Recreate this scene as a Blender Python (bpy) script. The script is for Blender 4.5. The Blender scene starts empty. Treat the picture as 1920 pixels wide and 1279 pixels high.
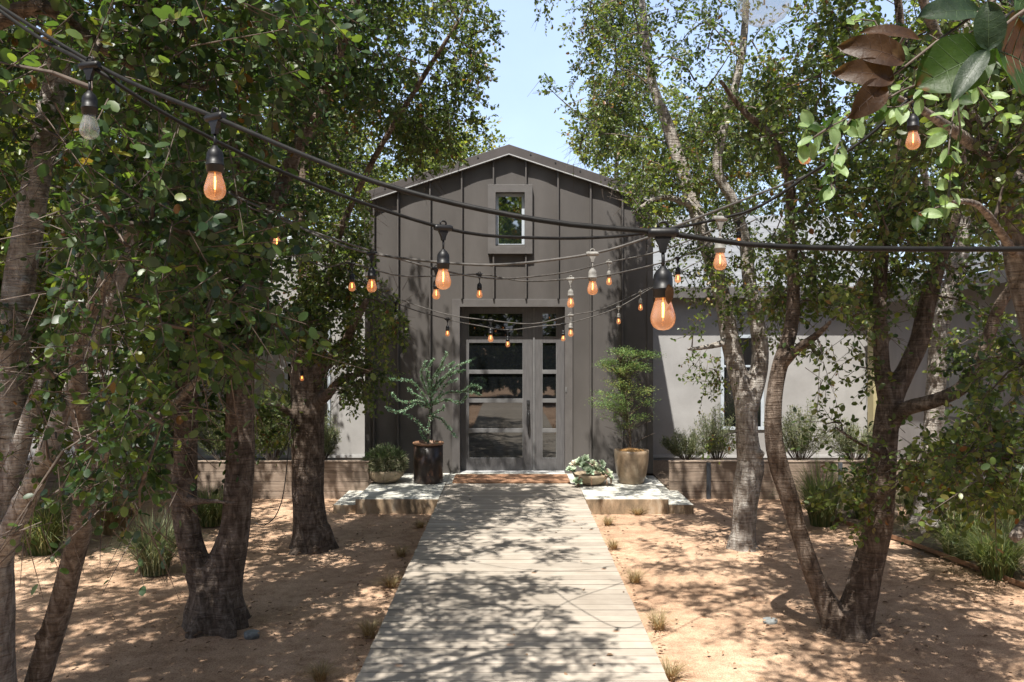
import bpy, bmesh, math, random
import numpy as np
from mathutils import Vector, Matrix

# ------------------------------------------------------------------ camera, sky, sun, exposure
S = bpy.context.scene
C = S.collection
CAM_Y, CAM_Z, F = -13.9, 2.15, 1602.0      # metres; F = focal length in pixels of a 1920 px wide frame

cam_d = bpy.data.cameras.new('camera')
cam = bpy.data.objects.new('camera', cam_d)
C.objects.link(cam)
cam.location = (0, CAM_Y, CAM_Z)
cam.rotation_euler = (math.radians(90), 0, 0)
cam_d.sensor_width = 36.0
cam_d.lens = 36.0 * F / 1920.0
cam_d.clip_start = 0.05
cam_d.clip_end = 2000
S.camera = cam

SUN_EL, SUN_AZ = math.radians(63), math.radians(20)     # sun behind the left shoulder of the viewer
to_sun = Vector((-math.sin(SUN_AZ) * math.cos(SUN_EL), -math.cos(SUN_AZ) * math.cos(SUN_EL), math.sin(SUN_EL)))
w = bpy.data.worlds.new('World')
S.world = w
w.use_nodes = True
nt = w.node_tree
sky = nt.nodes.new('ShaderNodeTexSky')
sky.sky_type = 'NISHITA'
sky.sun_disc = False
sky.sun_elevation = SUN_EL
sky.sun_rotation = math.pi + SUN_AZ
sky.air_density = 1.0
sky.dust_density = 2.6
sky.ozone_density = 1.0
bg = nt.nodes['Background']
bg.inputs[1].default_value = 0.068
# bright summer haze low in the sky, thinning upwards
_tc = nt.nodes.new('ShaderNodeTexCoord')
_sx = nt.nodes.new('ShaderNodeSeparateXYZ')
nt.links.new(_tc.outputs['Generated'], _sx.inputs[0])
_mr = nt.nodes.new('ShaderNodeMapRange')
_mr.interpolation_type = 'SMOOTHSTEP'
for _i, _v in ((1, 0.3), (2, 0.6), (3, 1.0), (4, 0.0)):
    _mr.inputs[_i].default_value = _v
nt.links.new(_sx.outputs[2], _mr.inputs[0])
_nz = nt.nodes.new('ShaderNodeTexNoise')
_nz.inputs['Scale'].default_value = 3.5
_nz.inputs['Detail'].default_value = 6
nt.links.new(_tc.outputs['Generated'], _nz.inputs['Vector'])
_m2 = nt.nodes.new('ShaderNodeMath')
_m2.operation = 'MULTIPLY_ADD'
nt.links.new(_nz.outputs['Fac'], _m2.inputs[0])
_m2.inputs[1].default_value = 0.9
_m2.inputs[2].default_value = 0.55
_m3 = nt.nodes.new('ShaderNodeMath')
_m3.operation = 'MULTIPLY'
nt.links.new(_mr.outputs[0], _m3.inputs[0])
nt.links.new(_m2.outputs[0], _m3.inputs[1])
_ad = nt.nodes.new('ShaderNodeMix')
_ad.data_type = 'RGBA'
_ad.blend_type = 'ADD'
_ad.clamp_result = False
_ad.clamp_factor = False
nt.links.new(_m3.outputs[0], _ad.inputs[0])
nt.links.new(sky.outputs[0], _ad.inputs[6])
_ad.inputs[7].default_value = (3.0, 3.7, 5.2, 1)
nt.links.new(_ad.outputs[2], bg.inputs[0])
sd = bpy.data.lights.new('sun', 'SUN')
sd.energy = 5.0
sd.angle = math.radians(0.53)
sd.color = (1.0, 0.96, 0.885)
so = bpy.data.objects.new('sun', sd)
C.objects.link(so)
so.rotation_euler = to_sun.to_track_quat('Z', 'Y').to_euler()
S.view_settings.view_transform = 'Standard'
S.view_settings.look = 'None'
S.view_settings.exposure = 1.1
S.cycles.max_bounces = 8
S.cycles.transparent_max_bounces = 12
S.cycles.use_denoising = True

R = random.Random(5)
NR = np.random.default_rng(11)
GZ = -0.21        # sand level; the boardwalk and porch top are z = 0


def P(px, py, d):
    return Vector(((px - 960) / F * d, CAM_Y + d, CAM_Z - (py - 639.5) / F * d))


def PX(px, d):
    return (px - 960) / F * d


def PZ(py, d):
    return CAM_Z - (py - 639.5) / F * d


# ------------------------------------------------------------------ materials
def new_mat(name):
    m = bpy.data.materials.new(name)
    m.use_nodes = True
    n = m.node_tree.nodes
    return m, m.node_tree, n['Principled BSDF'], n['Material Output']


def node(nt, typ, **kw):
    n = nt.nodes.new(typ)
    for k, v in kw.items():
        setattr(n, k, v)
    return n


def ramp(nt, src, stops, interp='LINEAR'):
    r = nt.nodes.new('ShaderNodeValToRGB')
    r.color_ramp.interpolation = interp
    e = r.color_ramp.elements
    while len(e) < len(stops):
        e.new(0.5)
    for el, (p, c) in zip(e, stops):
        el.position = p
        el.color = (*c, 1)
    nt.links.new(src, r.inputs[0])
    return r


def coords(nt, scale=(1, 1, 1), kind='Object'):
    tc = nt.nodes.new('ShaderNodeTexCoord')
    mp = nt.nodes.new('ShaderNodeMapping')
    mp.inputs['Scale'].default_value = scale
    nt.links.new(tc.outputs[kind], mp.inputs[0])
    return mp.outputs[0]


def noise(nt, vec, scale, detail=4, rough=0.55, dist=0.0):
    n = nt.nodes.new('ShaderNodeTexNoise')
    n.inputs['Scale'].default_value = scale
    n.inputs['Detail'].default_value = detail
    n.inputs['Roughness'].default_value = rough
    n.inputs['Distortion'].default_value = dist
    nt.links.new(vec, n.inputs['Vector'])
    return n.outputs['Fac']


def bump(nt, b, h, strength=0.3, dist=0.02):
    bn = nt.nodes.new('ShaderNodeBump')
    bn.inputs['Strength'].default_value = strength
    bn.inputs['Distance'].default_value = dist
    nt.links.new(h, bn.inputs['Height'])
    nt.links.new(bn.outputs[0], b.inputs['Normal'])


def mix(nt, fac, a, b, mode='MIX'):
    m = nt.nodes.new('ShaderNodeMix')
    m.data_type = 'RGBA'
    m.blend_type = mode
    for s, v in ((m.inputs[0], fac), (m.inputs[6], a), (m.inputs[7], b)):
        if hasattr(v, 'links') or isinstance(v, bpy.types.NodeSocket):
            nt.links.new(v, s)
        elif isinstance(v, (int, float)):
            s.default_value = v
        else:
            s.default_value = (*v, 1)
    return m.outputs[2]


def mat_noise(name, c1, c2, scale=8, rough=0.7, stretch=(1, 1, 1), bstr=0.2, bdist=0.01, detail=5, lo=0.35, hi=0.68, spec=0.5, fine=60, metal=0.0):
    m, nt, b, o = new_mat(name)
    v = coords(nt, stretch)
    f = noise(nt, v, scale, detail, 0.6)
    r = ramp(nt, f, [(lo, c1), (hi, c2)])
    nt.links.new(r.outputs[0], b.inputs['Base Color'])
    b.inputs['Roughness'].default_value = rough
    b.inputs['Specular IOR Level'].default_value = spec
    b.inputs['Metallic'].default_value = metal
    if bstr:
        f2 = noise(nt, v, fine, 3, 0.6)
        bump(nt, b, f2, bstr, bdist)
    return m


def leaf_mat(name, stops, transl=0.35, rough=0.38, spec=0.5, tb=(1.75, 1.75, 0.6), under=(0.13, 0.15, 0.09)):
    m, nt, b, o = new_mat(name)
    at = node(nt, 'ShaderNodeAttribute', attribute_name='rnd')
    r = ramp(nt, at.outputs['Fac'], stops)
    g = node(nt, 'ShaderNodeNewGeometry')
    col = mix(nt, g.outputs['Backfacing'], r.outputs[0], mix(nt, 0.55, r.outputs[0], under))
    nt.links.new(col, b.inputs['Base Color'])
    b.inputs['Roughness'].default_value = rough
    b.inputs['Specular IOR Level'].default_value = spec
    t = node(nt, 'ShaderNodeBsdfTranslucent')
    nt.links.new(mix(nt, 1.0, r.outputs[0], tb, 'MULTIPLY'), t.inputs[0])
    ms = node(nt, 'ShaderNodeMixShader')
    ms.inputs[0].default_value = transl
    nt.links.new(b.outputs[0], ms.inputs[1])
    nt.links.new(t.outputs[0], ms.inputs[2])
    nt.links.new(ms.outputs[0], o.inputs[0])
    return m


M = {}
OAK = [(0.0, (0.032, 0.056, 0.022)), (0.4, (0.08, 0.122, 0.034)), (0.7, (0.15, 0.19, 0.052)), (0.86, (0.225, 0.235, 0.075)), (0.94, (0.2, 0.14, 0.055)), (1.0, (0.19, 0.085, 0.035))]
M['oak'] = leaf_mat('oak_leaf', OAK, transl=0.48)
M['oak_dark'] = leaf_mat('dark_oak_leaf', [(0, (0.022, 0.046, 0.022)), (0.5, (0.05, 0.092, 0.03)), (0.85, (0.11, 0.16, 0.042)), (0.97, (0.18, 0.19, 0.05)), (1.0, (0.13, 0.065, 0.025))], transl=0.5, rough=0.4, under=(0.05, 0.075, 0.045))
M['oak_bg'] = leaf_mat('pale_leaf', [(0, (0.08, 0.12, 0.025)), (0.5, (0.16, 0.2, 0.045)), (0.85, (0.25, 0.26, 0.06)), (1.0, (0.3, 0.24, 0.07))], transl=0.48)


def bark_mat(name, c1, c2, c3):
    m, nt, b, o = new_mat(name)
    v = coords(nt, (3, 3, 48))
    f = noise(nt, v, 1.6, 5, 0.62, 0.5)
    v2 = coords(nt, (9, 9, 3.2))
    f2 = noise(nt, v2, 2.2, 5, 0.65, 0.8)
    base = ramp(nt, f2, [(0.34, c1), (0.5, c2), (0.68, c3)]).outputs[0]
    bands = ramp(nt, f, [(0.36, (0.5, 0.46, 0.42)), (0.5, (1, 1, 1)), (0.7, (1.2, 1.2, 1.18))]).outputs[0]
    col = mix(nt, 0.75, base, bands, 'MULTIPLY')
    nt.links.new(col, b.inputs['Base Color'])
    b.inputs['Roughness'].default_value = 0.88
    b.inputs['Specular IOR Level'].default_value = 0.25
    mt = node(nt, 'ShaderNodeMath', operation='ADD')
    nt.links.new(f, mt.inputs[0])
    nt.links.new(f2, mt.inputs[1])
    bump(nt, b, mt.outputs[0], 1.0, 0.045)
    return m


M['bark_grey'] = bark_mat('grey_bark', (0.1, 0.075, 0.058), (0.2, 0.165, 0.135), (0.36, 0.32, 0.28))
M['bark_brown'] = bark_mat('brown_bark', (0.07, 0.05, 0.038), (0.15, 0.112, 0.086), (0.28, 0.225, 0.185))
M['bark_pale'] = bark_mat('pale_bark', (0.19, 0.155, 0.13), (0.36, 0.325, 0.29), (0.54, 0.51, 0.47))
M['twig'] = mat_noise('twig_bark', (0.055, 0.04, 0.03), (0.13, 0.1, 0.08), 20, 0.85, bstr=0)


def sand_mat():
    m, nt, b, o = new_mat('decomposed_granite')
    v = coords(nt)
    big = noise(nt, v, 0.55, 4, 0.6)
    mid = noise(nt, v, 7, 5, 0.7)
    fine = noise(nt, v, 95, 3, 0.75)
    c = ramp(nt, big, [(0.3, (0.33, 0.217, 0.143)), (0.5, (0.425, 0.288, 0.195)), (0.72, (0.5, 0.352, 0.247))]).outputs[0]
    c = mix(nt, 0.8, c, ramp(nt, mid, [(0.35, (0.62, 0.57, 0.54)), (0.6, (1.1, 1.1, 1.1))]).outputs[0], 'MULTIPLY')
    c = mix(nt, 0.75, c, ramp(nt, fine, [(0.36, (0.45, 0.42, 0.4)), (0.5, (1, 1, 1)), (0.66, (1.35, 1.32, 1.28))]).outputs[0], 'MULTIPLY')
    nt.links.new(c, b.inputs['Base Color'])
    b.inputs['Roughness'].default_value = 0.95
    b.inputs['Specular IOR Level'].default_value = 0.15
    mm = node(nt, 'ShaderNodeMath', operation='MULTIPLY_ADD')
    nt.links.new(mid, mm.inputs[0])
    mm.inputs[1].default_value = 3.0
    nt.links.new(fine, mm.inputs[2])
    bump(nt, b, mm.outputs[0], 0.5, 0.012)
    return m


M['sand'] = sand_mat()


def deck_mat():
    m, nt, b, o = new_mat('weathered_decking')
    at = node(nt, 'ShaderNodeAttribute', attribute_name='rnd')
    v = coords(nt, (1.2, 26, 26))
    f = noise(nt, v, 3, 6, 0.65, 0.3)
    v2 = coords(nt, (2.2, 2.2, 1))
    st = noise(nt, v2, 1.7, 5, 0.65)
    c = ramp(nt, at.outputs['Fac'], [(0, (0.29, 0.255, 0.215)), (0.5, (0.345, 0.305, 0.258)), (1, (0.395, 0.35, 0.298))]).outputs[0]
    c = mix(nt, 0.45, c, ramp(nt, f, [(0.32, (0.74, 0.72, 0.7)), (0.6, (1.06, 1.06, 1.05))]).outputs[0], 'MULTIPLY')
    c = mix(nt, 0.7, c, ramp(nt, st, [(0.32, (0.78, 0.75, 0.72)), (0.62, (1.06, 1.05, 1.04))]).outputs[0], 'MULTIPLY')
    nt.links.new(c, b.inputs['Base Color'])
    b.inputs['Roughness'].default_value = 0.75
    b.inputs['Specular IOR Level'].default_value = 0.25
    bump(nt, b, f, 0.25, 0.006)
    return m


M['deck'] = deck_mat()
M['deck_edge'] = mat_noise('board_gap_shade', (0.05, 0.042, 0.034), (0.1, 0.085, 0.07), 12, 0.9, bstr=0)  # shade of the gaps between boards, painted as a dark side colour


def concrete_mat():
    m, nt, b, o = new_mat('stained_concrete')
    v = coords(nt)
    f = noise(nt, v, 2.6, 6, 0.65)
    fine = noise(nt, v, 90, 3, 0.6)
    c = ramp(nt, f, [(0.3, (0.34, 0.33, 0.28)), (0.55, (0.47, 0.46, 0.41)), (0.75, (0.56, 0.55, 0.5))]).outputs[0]
    g = node(nt, 'ShaderNodeNewGeometry')
    sx = node(nt, 'ShaderNodeSeparateXYZ')
    nt.links.new(g.outputs['True Normal'], sx.inputs[0])
    stain = noise(nt, coords(nt, (3, 3, 1.2)), 1.4, 5, 0.7)
    rust = ramp(nt, stain, [(0.35, (0.13, 0.095, 0.06)), (0.5, (0.3, 0.21, 0.13)), (0.68, (0.45, 0.37, 0.28))]).outputs[0]
    lt = node(nt, 'ShaderNodeMath', operation='LESS_THAN')
    nt.links.new(sx.outputs[2], lt.inputs[0])
    lt.inputs[1].default_value = 0.5
    c = mix(nt, lt.outputs[0], c, rust)
    c = mix(nt, 0.5, c, ramp(nt, fine, [(0.35, (0.8, 0.8, 0.8)), (0.65, (1.1, 1.1, 1.1))]).outputs[0], 'MULTIPLY')
    nt.links.new(c, b.inputs['Base Color'])
    b.inputs['Roughness'].default_value = 0.85
    bump(nt, b, fine, 0.25, 0.006)
    return m


M['concrete'] = concrete_mat()
M['stucco'] = mat_noise('pale_stucco', (0.25, 0.243, 0.236), (0.34, 0.332, 0.325), 1.1, 0.9, bstr=0.3, bdist=0.006, fine=45, spec=0.2)
M['stucco_dark'] = mat_noise('grey_stucco', (0.25, 0.235, 0.23), (0.34, 0.322, 0.315), 1.3, 0.9, (1, 1, 0.5), bstr=0.3, bdist=0.006, fine=45, spec=0.2)
M['ochre'] = mat_noise('ochre_trim', (0.3, 0.26, 0.14), (0.38, 0.33, 0.19), 3, 0.7, bstr=0.1)
M['panel'] = mat_noise('dark_metal_panel', (0.055, 0.049, 0.045), (0.085, 0.077, 0.072), 1.3, 0.62, (1, 1, 0.4), bstr=0.06, bdist=0.004, fine=120, spec=0.4)
M['trim'] = mat_noise('bronze_trim', (0.078, 0.071, 0.068), (0.103, 0.096, 0.092), 4, 0.5, bstr=0.05, spec=0.5)
M['roof_dark'] = mat_noise('bronze_roof', (0.042, 0.035, 0.033), (0.062, 0.053, 0.05), 3, 0.55, bstr=0.05)
M['edge'] = mat_noise('light_drip_edge', (0.3, 0.3, 0.3), (0.4, 0.4, 0.4), 5, 0.45, bstr=0)
M['roof_pale'] = mat_noise('galvanised_roof', (0.12, 0.126, 0.136), (0.175, 0.182, 0.194), 2, 0.7, (1, 3, 1), bstr=0.03, metal=0.0)
M['alu'] = mat_noise('grey_aluminium', (0.34, 0.38, 0.42), (0.44, 0.48, 0.52), 6, 0.45, bstr=0)
M['door'] = mat_noise('painted_door', (0.08, 0.077, 0.078), (0.11, 0.106, 0.107), 5, 0.42, (8, 8, 1), bstr=0.08)
M['muntin'] = mat_noise('pale_glazing_bar', (0.11, 0.109, 0.11), (0.15, 0.148, 0.148), 5, 0.5, bstr=0)
M['iron'] = mat_noise('black_iron', (0.012, 0.012, 0.013), (0.03, 0.03, 0.032), 12, 0.45, bstr=0.1)
M['post'] = mat_noise('steel_post', (0.04, 0.045, 0.055), (0.07, 0.075, 0.085), 8, 0.6, bstr=0.05)


def glass_mat(name, f0, base):
    m, nt, b, o = new_mat(name)
    v = coords(nt)
    f = noise(nt, v, 2.0, 2, 0.5)
    b.inputs['Base Color'].default_value = (*base, 1)
    b.inputs['Roughness'].default_value = 0.02
    n = (1 + math.sqrt(f0)) / (1 - math.sqrt(f0))
    b.inputs['IOR'].default_value = n
    bump(nt, b, f, 0.04, 0.02)
    return m


M['glass'] = glass_mat('window_glass', 0.12, (0.006, 0.007, 0.008))
M['glass2'] = glass_mat('gable_glass', 0.3, (0.006, 0.01, 0.009))


def timber_mat():
    m, nt, b, o = new_mat('planter_timber')
    at = node(nt, 'ShaderNodeAttribute', attribute_name='rnd')
    f = noise(nt, coords(nt, (1.0, 10, 22)), 2.2, 6, 0.65, 0.6)
    c = ramp(nt, f, [(0.3, (0.15, 0.11, 0.082)), (0.52, (0.25, 0.19, 0.145)), (0.72, (0.33, 0.265, 0.21))]).outputs[0]
    c = mix(nt, 0.6, c, ramp(nt, at.outputs['Fac'], [(0, (0.75, 0.72, 0.7)), (1, (1.1, 1.1, 1.1))]).outputs[0], 'MULTIPLY')
    nt.links.new(c, b.inputs['Base Color'])
    b.inputs['Roughness'].default_value = 0.8
    bump(nt, b, f, 0.25, 0.008)
    return m


M['timber'] = timber_mat()
M['mat'] = mat_noise('coir_mat', (0.2, 0.1, 0.055), (0.33, 0.18, 0.1), 6, 0.85, (1, 30, 1), bstr=0.3, fine=70)
M['cover'] = mat_noise('dusty_plastic', (0.13, 0.14, 0.14), (0.22, 0.23, 0.225), 30, 0.7, bstr=0.1)
M['soil'] = mat_noise('dark_soil', (0.035, 0.025, 0.018), (0.1, 0.07, 0.045), 25, 0.95, bstr=0.6, bdist=0.03)
M['mulch'] = mat_noise('leaf_mulch', (0.08, 0.055, 0.038), (0.22, 0.16, 0.11), 30, 0.95, bstr=0.8, bdist=0.03, fine=45)
M['moss'] = mat_noise('orange_moss', (0.16, 0.08, 0.025), (0.36, 0.2, 0.07), 30, 0.95, bstr=0.9, bdist=0.03, fine=50)
M['cable'] = mat_noise('weathered_cable', (0.005, 0.005, 0.005), (0.014, 0.013, 0.012), 30, 0.6, bstr=0.1, spec=0.15)
M['cable_dusty'] = mat_noise('dusty_cable', (0.03, 0.027, 0.024), (0.085, 0.076, 0.068), 20, 0.7, bstr=0.1)
M['socket'] = mat_noise('black_socket', (0.005, 0.005, 0.006), (0.014, 0.013, 0.013), 30, 0.45, bstr=0.05, spec=0.3)
M['socket_dusty'] = mat_noise('sun_bleached_socket', (0.12, 0.115, 0.105), (0.25, 0.24, 0.22), 40, 0.7, bstr=0.1)


def pot_mat(name, stops, scale, rough, spec=0.5, stretch=(1, 1, 1)):
    m, nt, b, o = new_mat(name)
    f = noise(nt, coords(nt, stretch), scale, 6, 0.7, 0.4)
    c = ramp(nt, f, stops).outputs[0]
    nt.links.new(c, b.inputs['Base Color'])
    b.inputs['Roughness'].default_value = rough
    b.inputs['Specular IOR Level'].default_value = spec
    bump(nt, b, f, 0.2, 0.012)
    return m


M['pot_dark'] = pot_mat('dark_glazed_pot', [(0.3, (0.012, 0.009, 0.008)), (0.58, (0.035, 0.022, 0.018)), (0.66, (0.12, 0.06, 0.035)), (0.74, (0.22, 0.14, 0.09))], 5, 0.3)
M['pot_tan'] = pot_mat('tan_glazed_pot', [(0.3, (0.14, 0.09, 0.055)), (0.5, (0.26, 0.19, 0.125)), (0.7, (0.4, 0.32, 0.23))], 3.2, 0.35)
M['pot_clay'] = pot_mat('sandy_clay_bowl', [(0.3, (0.25, 0.19, 0.12)), (0.7, (0.42, 0.33, 0.23))], 6, 0.75)
M['rim'] = pot_mat('rust_rim', [(0.3, (0.16, 0.08, 0.045)), (0.7, (0.3, 0.17, 0.1))], 12, 0.6)


def bulb_mat(name, lit):
    m, nt, b, o = new_mat(name)
    tr = node(nt, 'ShaderNodeBsdfTransparent')
    tr.inputs[0].default_value = (1.0, 0.75, 0.54, 1) if lit else (0.93, 0.94, 0.92, 1)
    gl = node(nt, 'ShaderNodeBsdfGlossy')
    gl.inputs['Roughness'].default_value = 0.03
    lw = node(nt, 'ShaderNodeLayerWeight')
    lw.inputs[0].default_value = 0.25
    fr = node(nt, 'ShaderNodeMath', operation='MULTIPLY')
    nt.links.new(lw.outputs['Facing'], fr.inputs[0])
    fr.inputs[1].default_value = 0.45
    f = noise(nt, coords(nt), 22, 2, 0.5)
    dust = ramp(nt, f, [(0.3, (0.1, 0.1, 0.1)), (0.75, (0.22, 0.22, 0.22))] if lit else [(0.3, (0.1, 0.1, 0.1)), (0.75, (0.24, 0.24, 0.24))])
    df = node(nt, 'ShaderNodeBsdfDiffuse')
    df.inputs[0].default_value = (0.78, 0.57, 0.41, 1) if lit else (0.6, 0.6, 0.57, 1)
    a = node(nt, 'ShaderNodeMixShader')
    nt.links.new(dust.outputs[0], a.inputs[0])
    nt.links.new(tr.outputs[0], a.inputs[1])
    nt.links.new(df.outputs[0], a.inputs[2])
    c = node(nt, 'ShaderNodeMixShader')
    nt.links.new(fr.outputs[0], c.inputs[0])
    nt.links.new(a.outputs[0], c.inputs[1])
    nt.links.new(gl.outputs[0], c.inputs[2])
    last = c.outputs[0]
    if lit:
        em = node(nt, 'ShaderNodeEmission')
        em.inputs[0].default_value = (1.0, 0.38, 0.14, 1)
        em.inputs[1].default_value = 0.075
        ad = node(nt, 'ShaderNodeAddShader')
        nt.links.new(last, ad.inputs[0])
        nt.links.new(em.outputs[0], ad.inputs[1])
        last = ad.outputs[0]
    nt.links.new(last, o.inputs[0])
    return m


M['bulb_lit'] = bulb_mat('amber_bulb_glass', True)
M['bulb_off'] = bulb_mat('clear_bulb_glass', False)


def emit_mat(name, col, s):
    m, nt, b, o = new_mat(name)
    b.inputs['Base Color'].default_value = (0, 0, 0, 1)
    b.inputs['Emission Color'].default_value = (*col, 1)
    b.inputs['Emission Strength'].default_value = s
    return m


M['filament'] = emit_mat('glowing_filament', (1.0, 0.42, 0.1), 7.0)
M['glowtip'] = emit_mat('filament_glow', (1.0, 0.35, 0.07), 1.0)
M['filament_off'] = mat_noise('cold_filament', (0.3, 0.28, 0.26), (0.4, 0.38, 0.35), 20, 0.4, bstr=0)
GR = {}
GR['green'] = leaf_mat('green_grass', [(0, (0.08, 0.125, 0.05)), (0.5, (0.17, 0.215, 0.085)), (0.8, (0.29, 0.3, 0.14)), (1, (0.42, 0.36, 0.2))], 0.45, 0.6, 0.3, (1.3, 1.4, 0.8))
GR['straw'] = leaf_mat('straw_grass', [(0, (0.3, 0.19, 0.09)), (0.5, (0.46, 0.32, 0.17)), (1, (0.6, 0.46, 0.28))], 0.35, 0.7, 0.2, (1.1, 1.1, 0.9))
GR['grey'] = leaf_mat('greygreen_grass', [(0, (0.1, 0.16, 0.06)), (0.5, (0.27, 0.25, 0.17)), (1, (0.42, 0.38, 0.29))], 0.35, 0.7, 0.2, (1.1, 1.2, 0.8))
GR['sage'] = leaf_mat('sage_leaf', [(0, (0.1, 0.14, 0.075)), (0.5, (0.21, 0.235, 0.13)), (1, (0.38, 0.35, 0.22))], 0.35, 0.7, 0.2, (1.2, 1.3, 0.8))
GR['acacia'] = leaf_mat('bluegreen_leaf', [(0, (0.16, 0.3, 0.19)), (0.6, (0.28, 0.44, 0.3)), (1, (0.42, 0.55, 0.4))], 0.3, 0.5, 0.4, (1.1, 1.3, 0.8))
GR['nandina'] = leaf_mat('feathery_leaf', [(0, (0.1, 0.2, 0.08)), (0.5, (0.2, 0.3, 0.11)), (0.85, (0.36, 0.4, 0.14)), (1, (0.48, 0.42, 0.12))], 0.4, 0.5, 0.4, (1.3, 1.4, 0.8))
GR['litter'] = leaf_mat('fallen_leaf', [(0, (0.1, 0.06, 0.038)), (0.5, (0.24, 0.15, 0.09)), (1, (0.4, 0.28, 0.18))], 0.1, 0.7, 0.2, (1, 1, 1), (0.2, 0.14, 0.09))
M['succ'] = leaf_mat('succulent_leaf', [(0, (0.2, 0.29, 0.19)), (0.6, (0.38, 0.47, 0.33)), (0.9, (0.52, 0.56, 0.38)), (1, (0.45, 0.31, 0.26))], 0.12, 0.5, 0.4, (1, 1, 0.8), (0.3, 0.38, 0.27))

# ------------------------------------------------------------------ mesh helpers


def tag(o, label=None, cat=None, group=None, kind=None):
    if label:
        o['label'] = label
    if cat:
        o['category'] = cat
    if group:
        o['group'] = group
    if kind:
        o['kind'] = kind
    return o


def empty(name, loc=(0, 0, 0), label=None, cat=None, group=None, rz=0.0):
    o = bpy.data.objects.new(name, None)
    o.empty_display_size = 0.1
    C.objects.link(o)
    o.location = loc
    o.rotation_euler = (0, 0, rz)
    return tag(o, label, cat, group)


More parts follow.
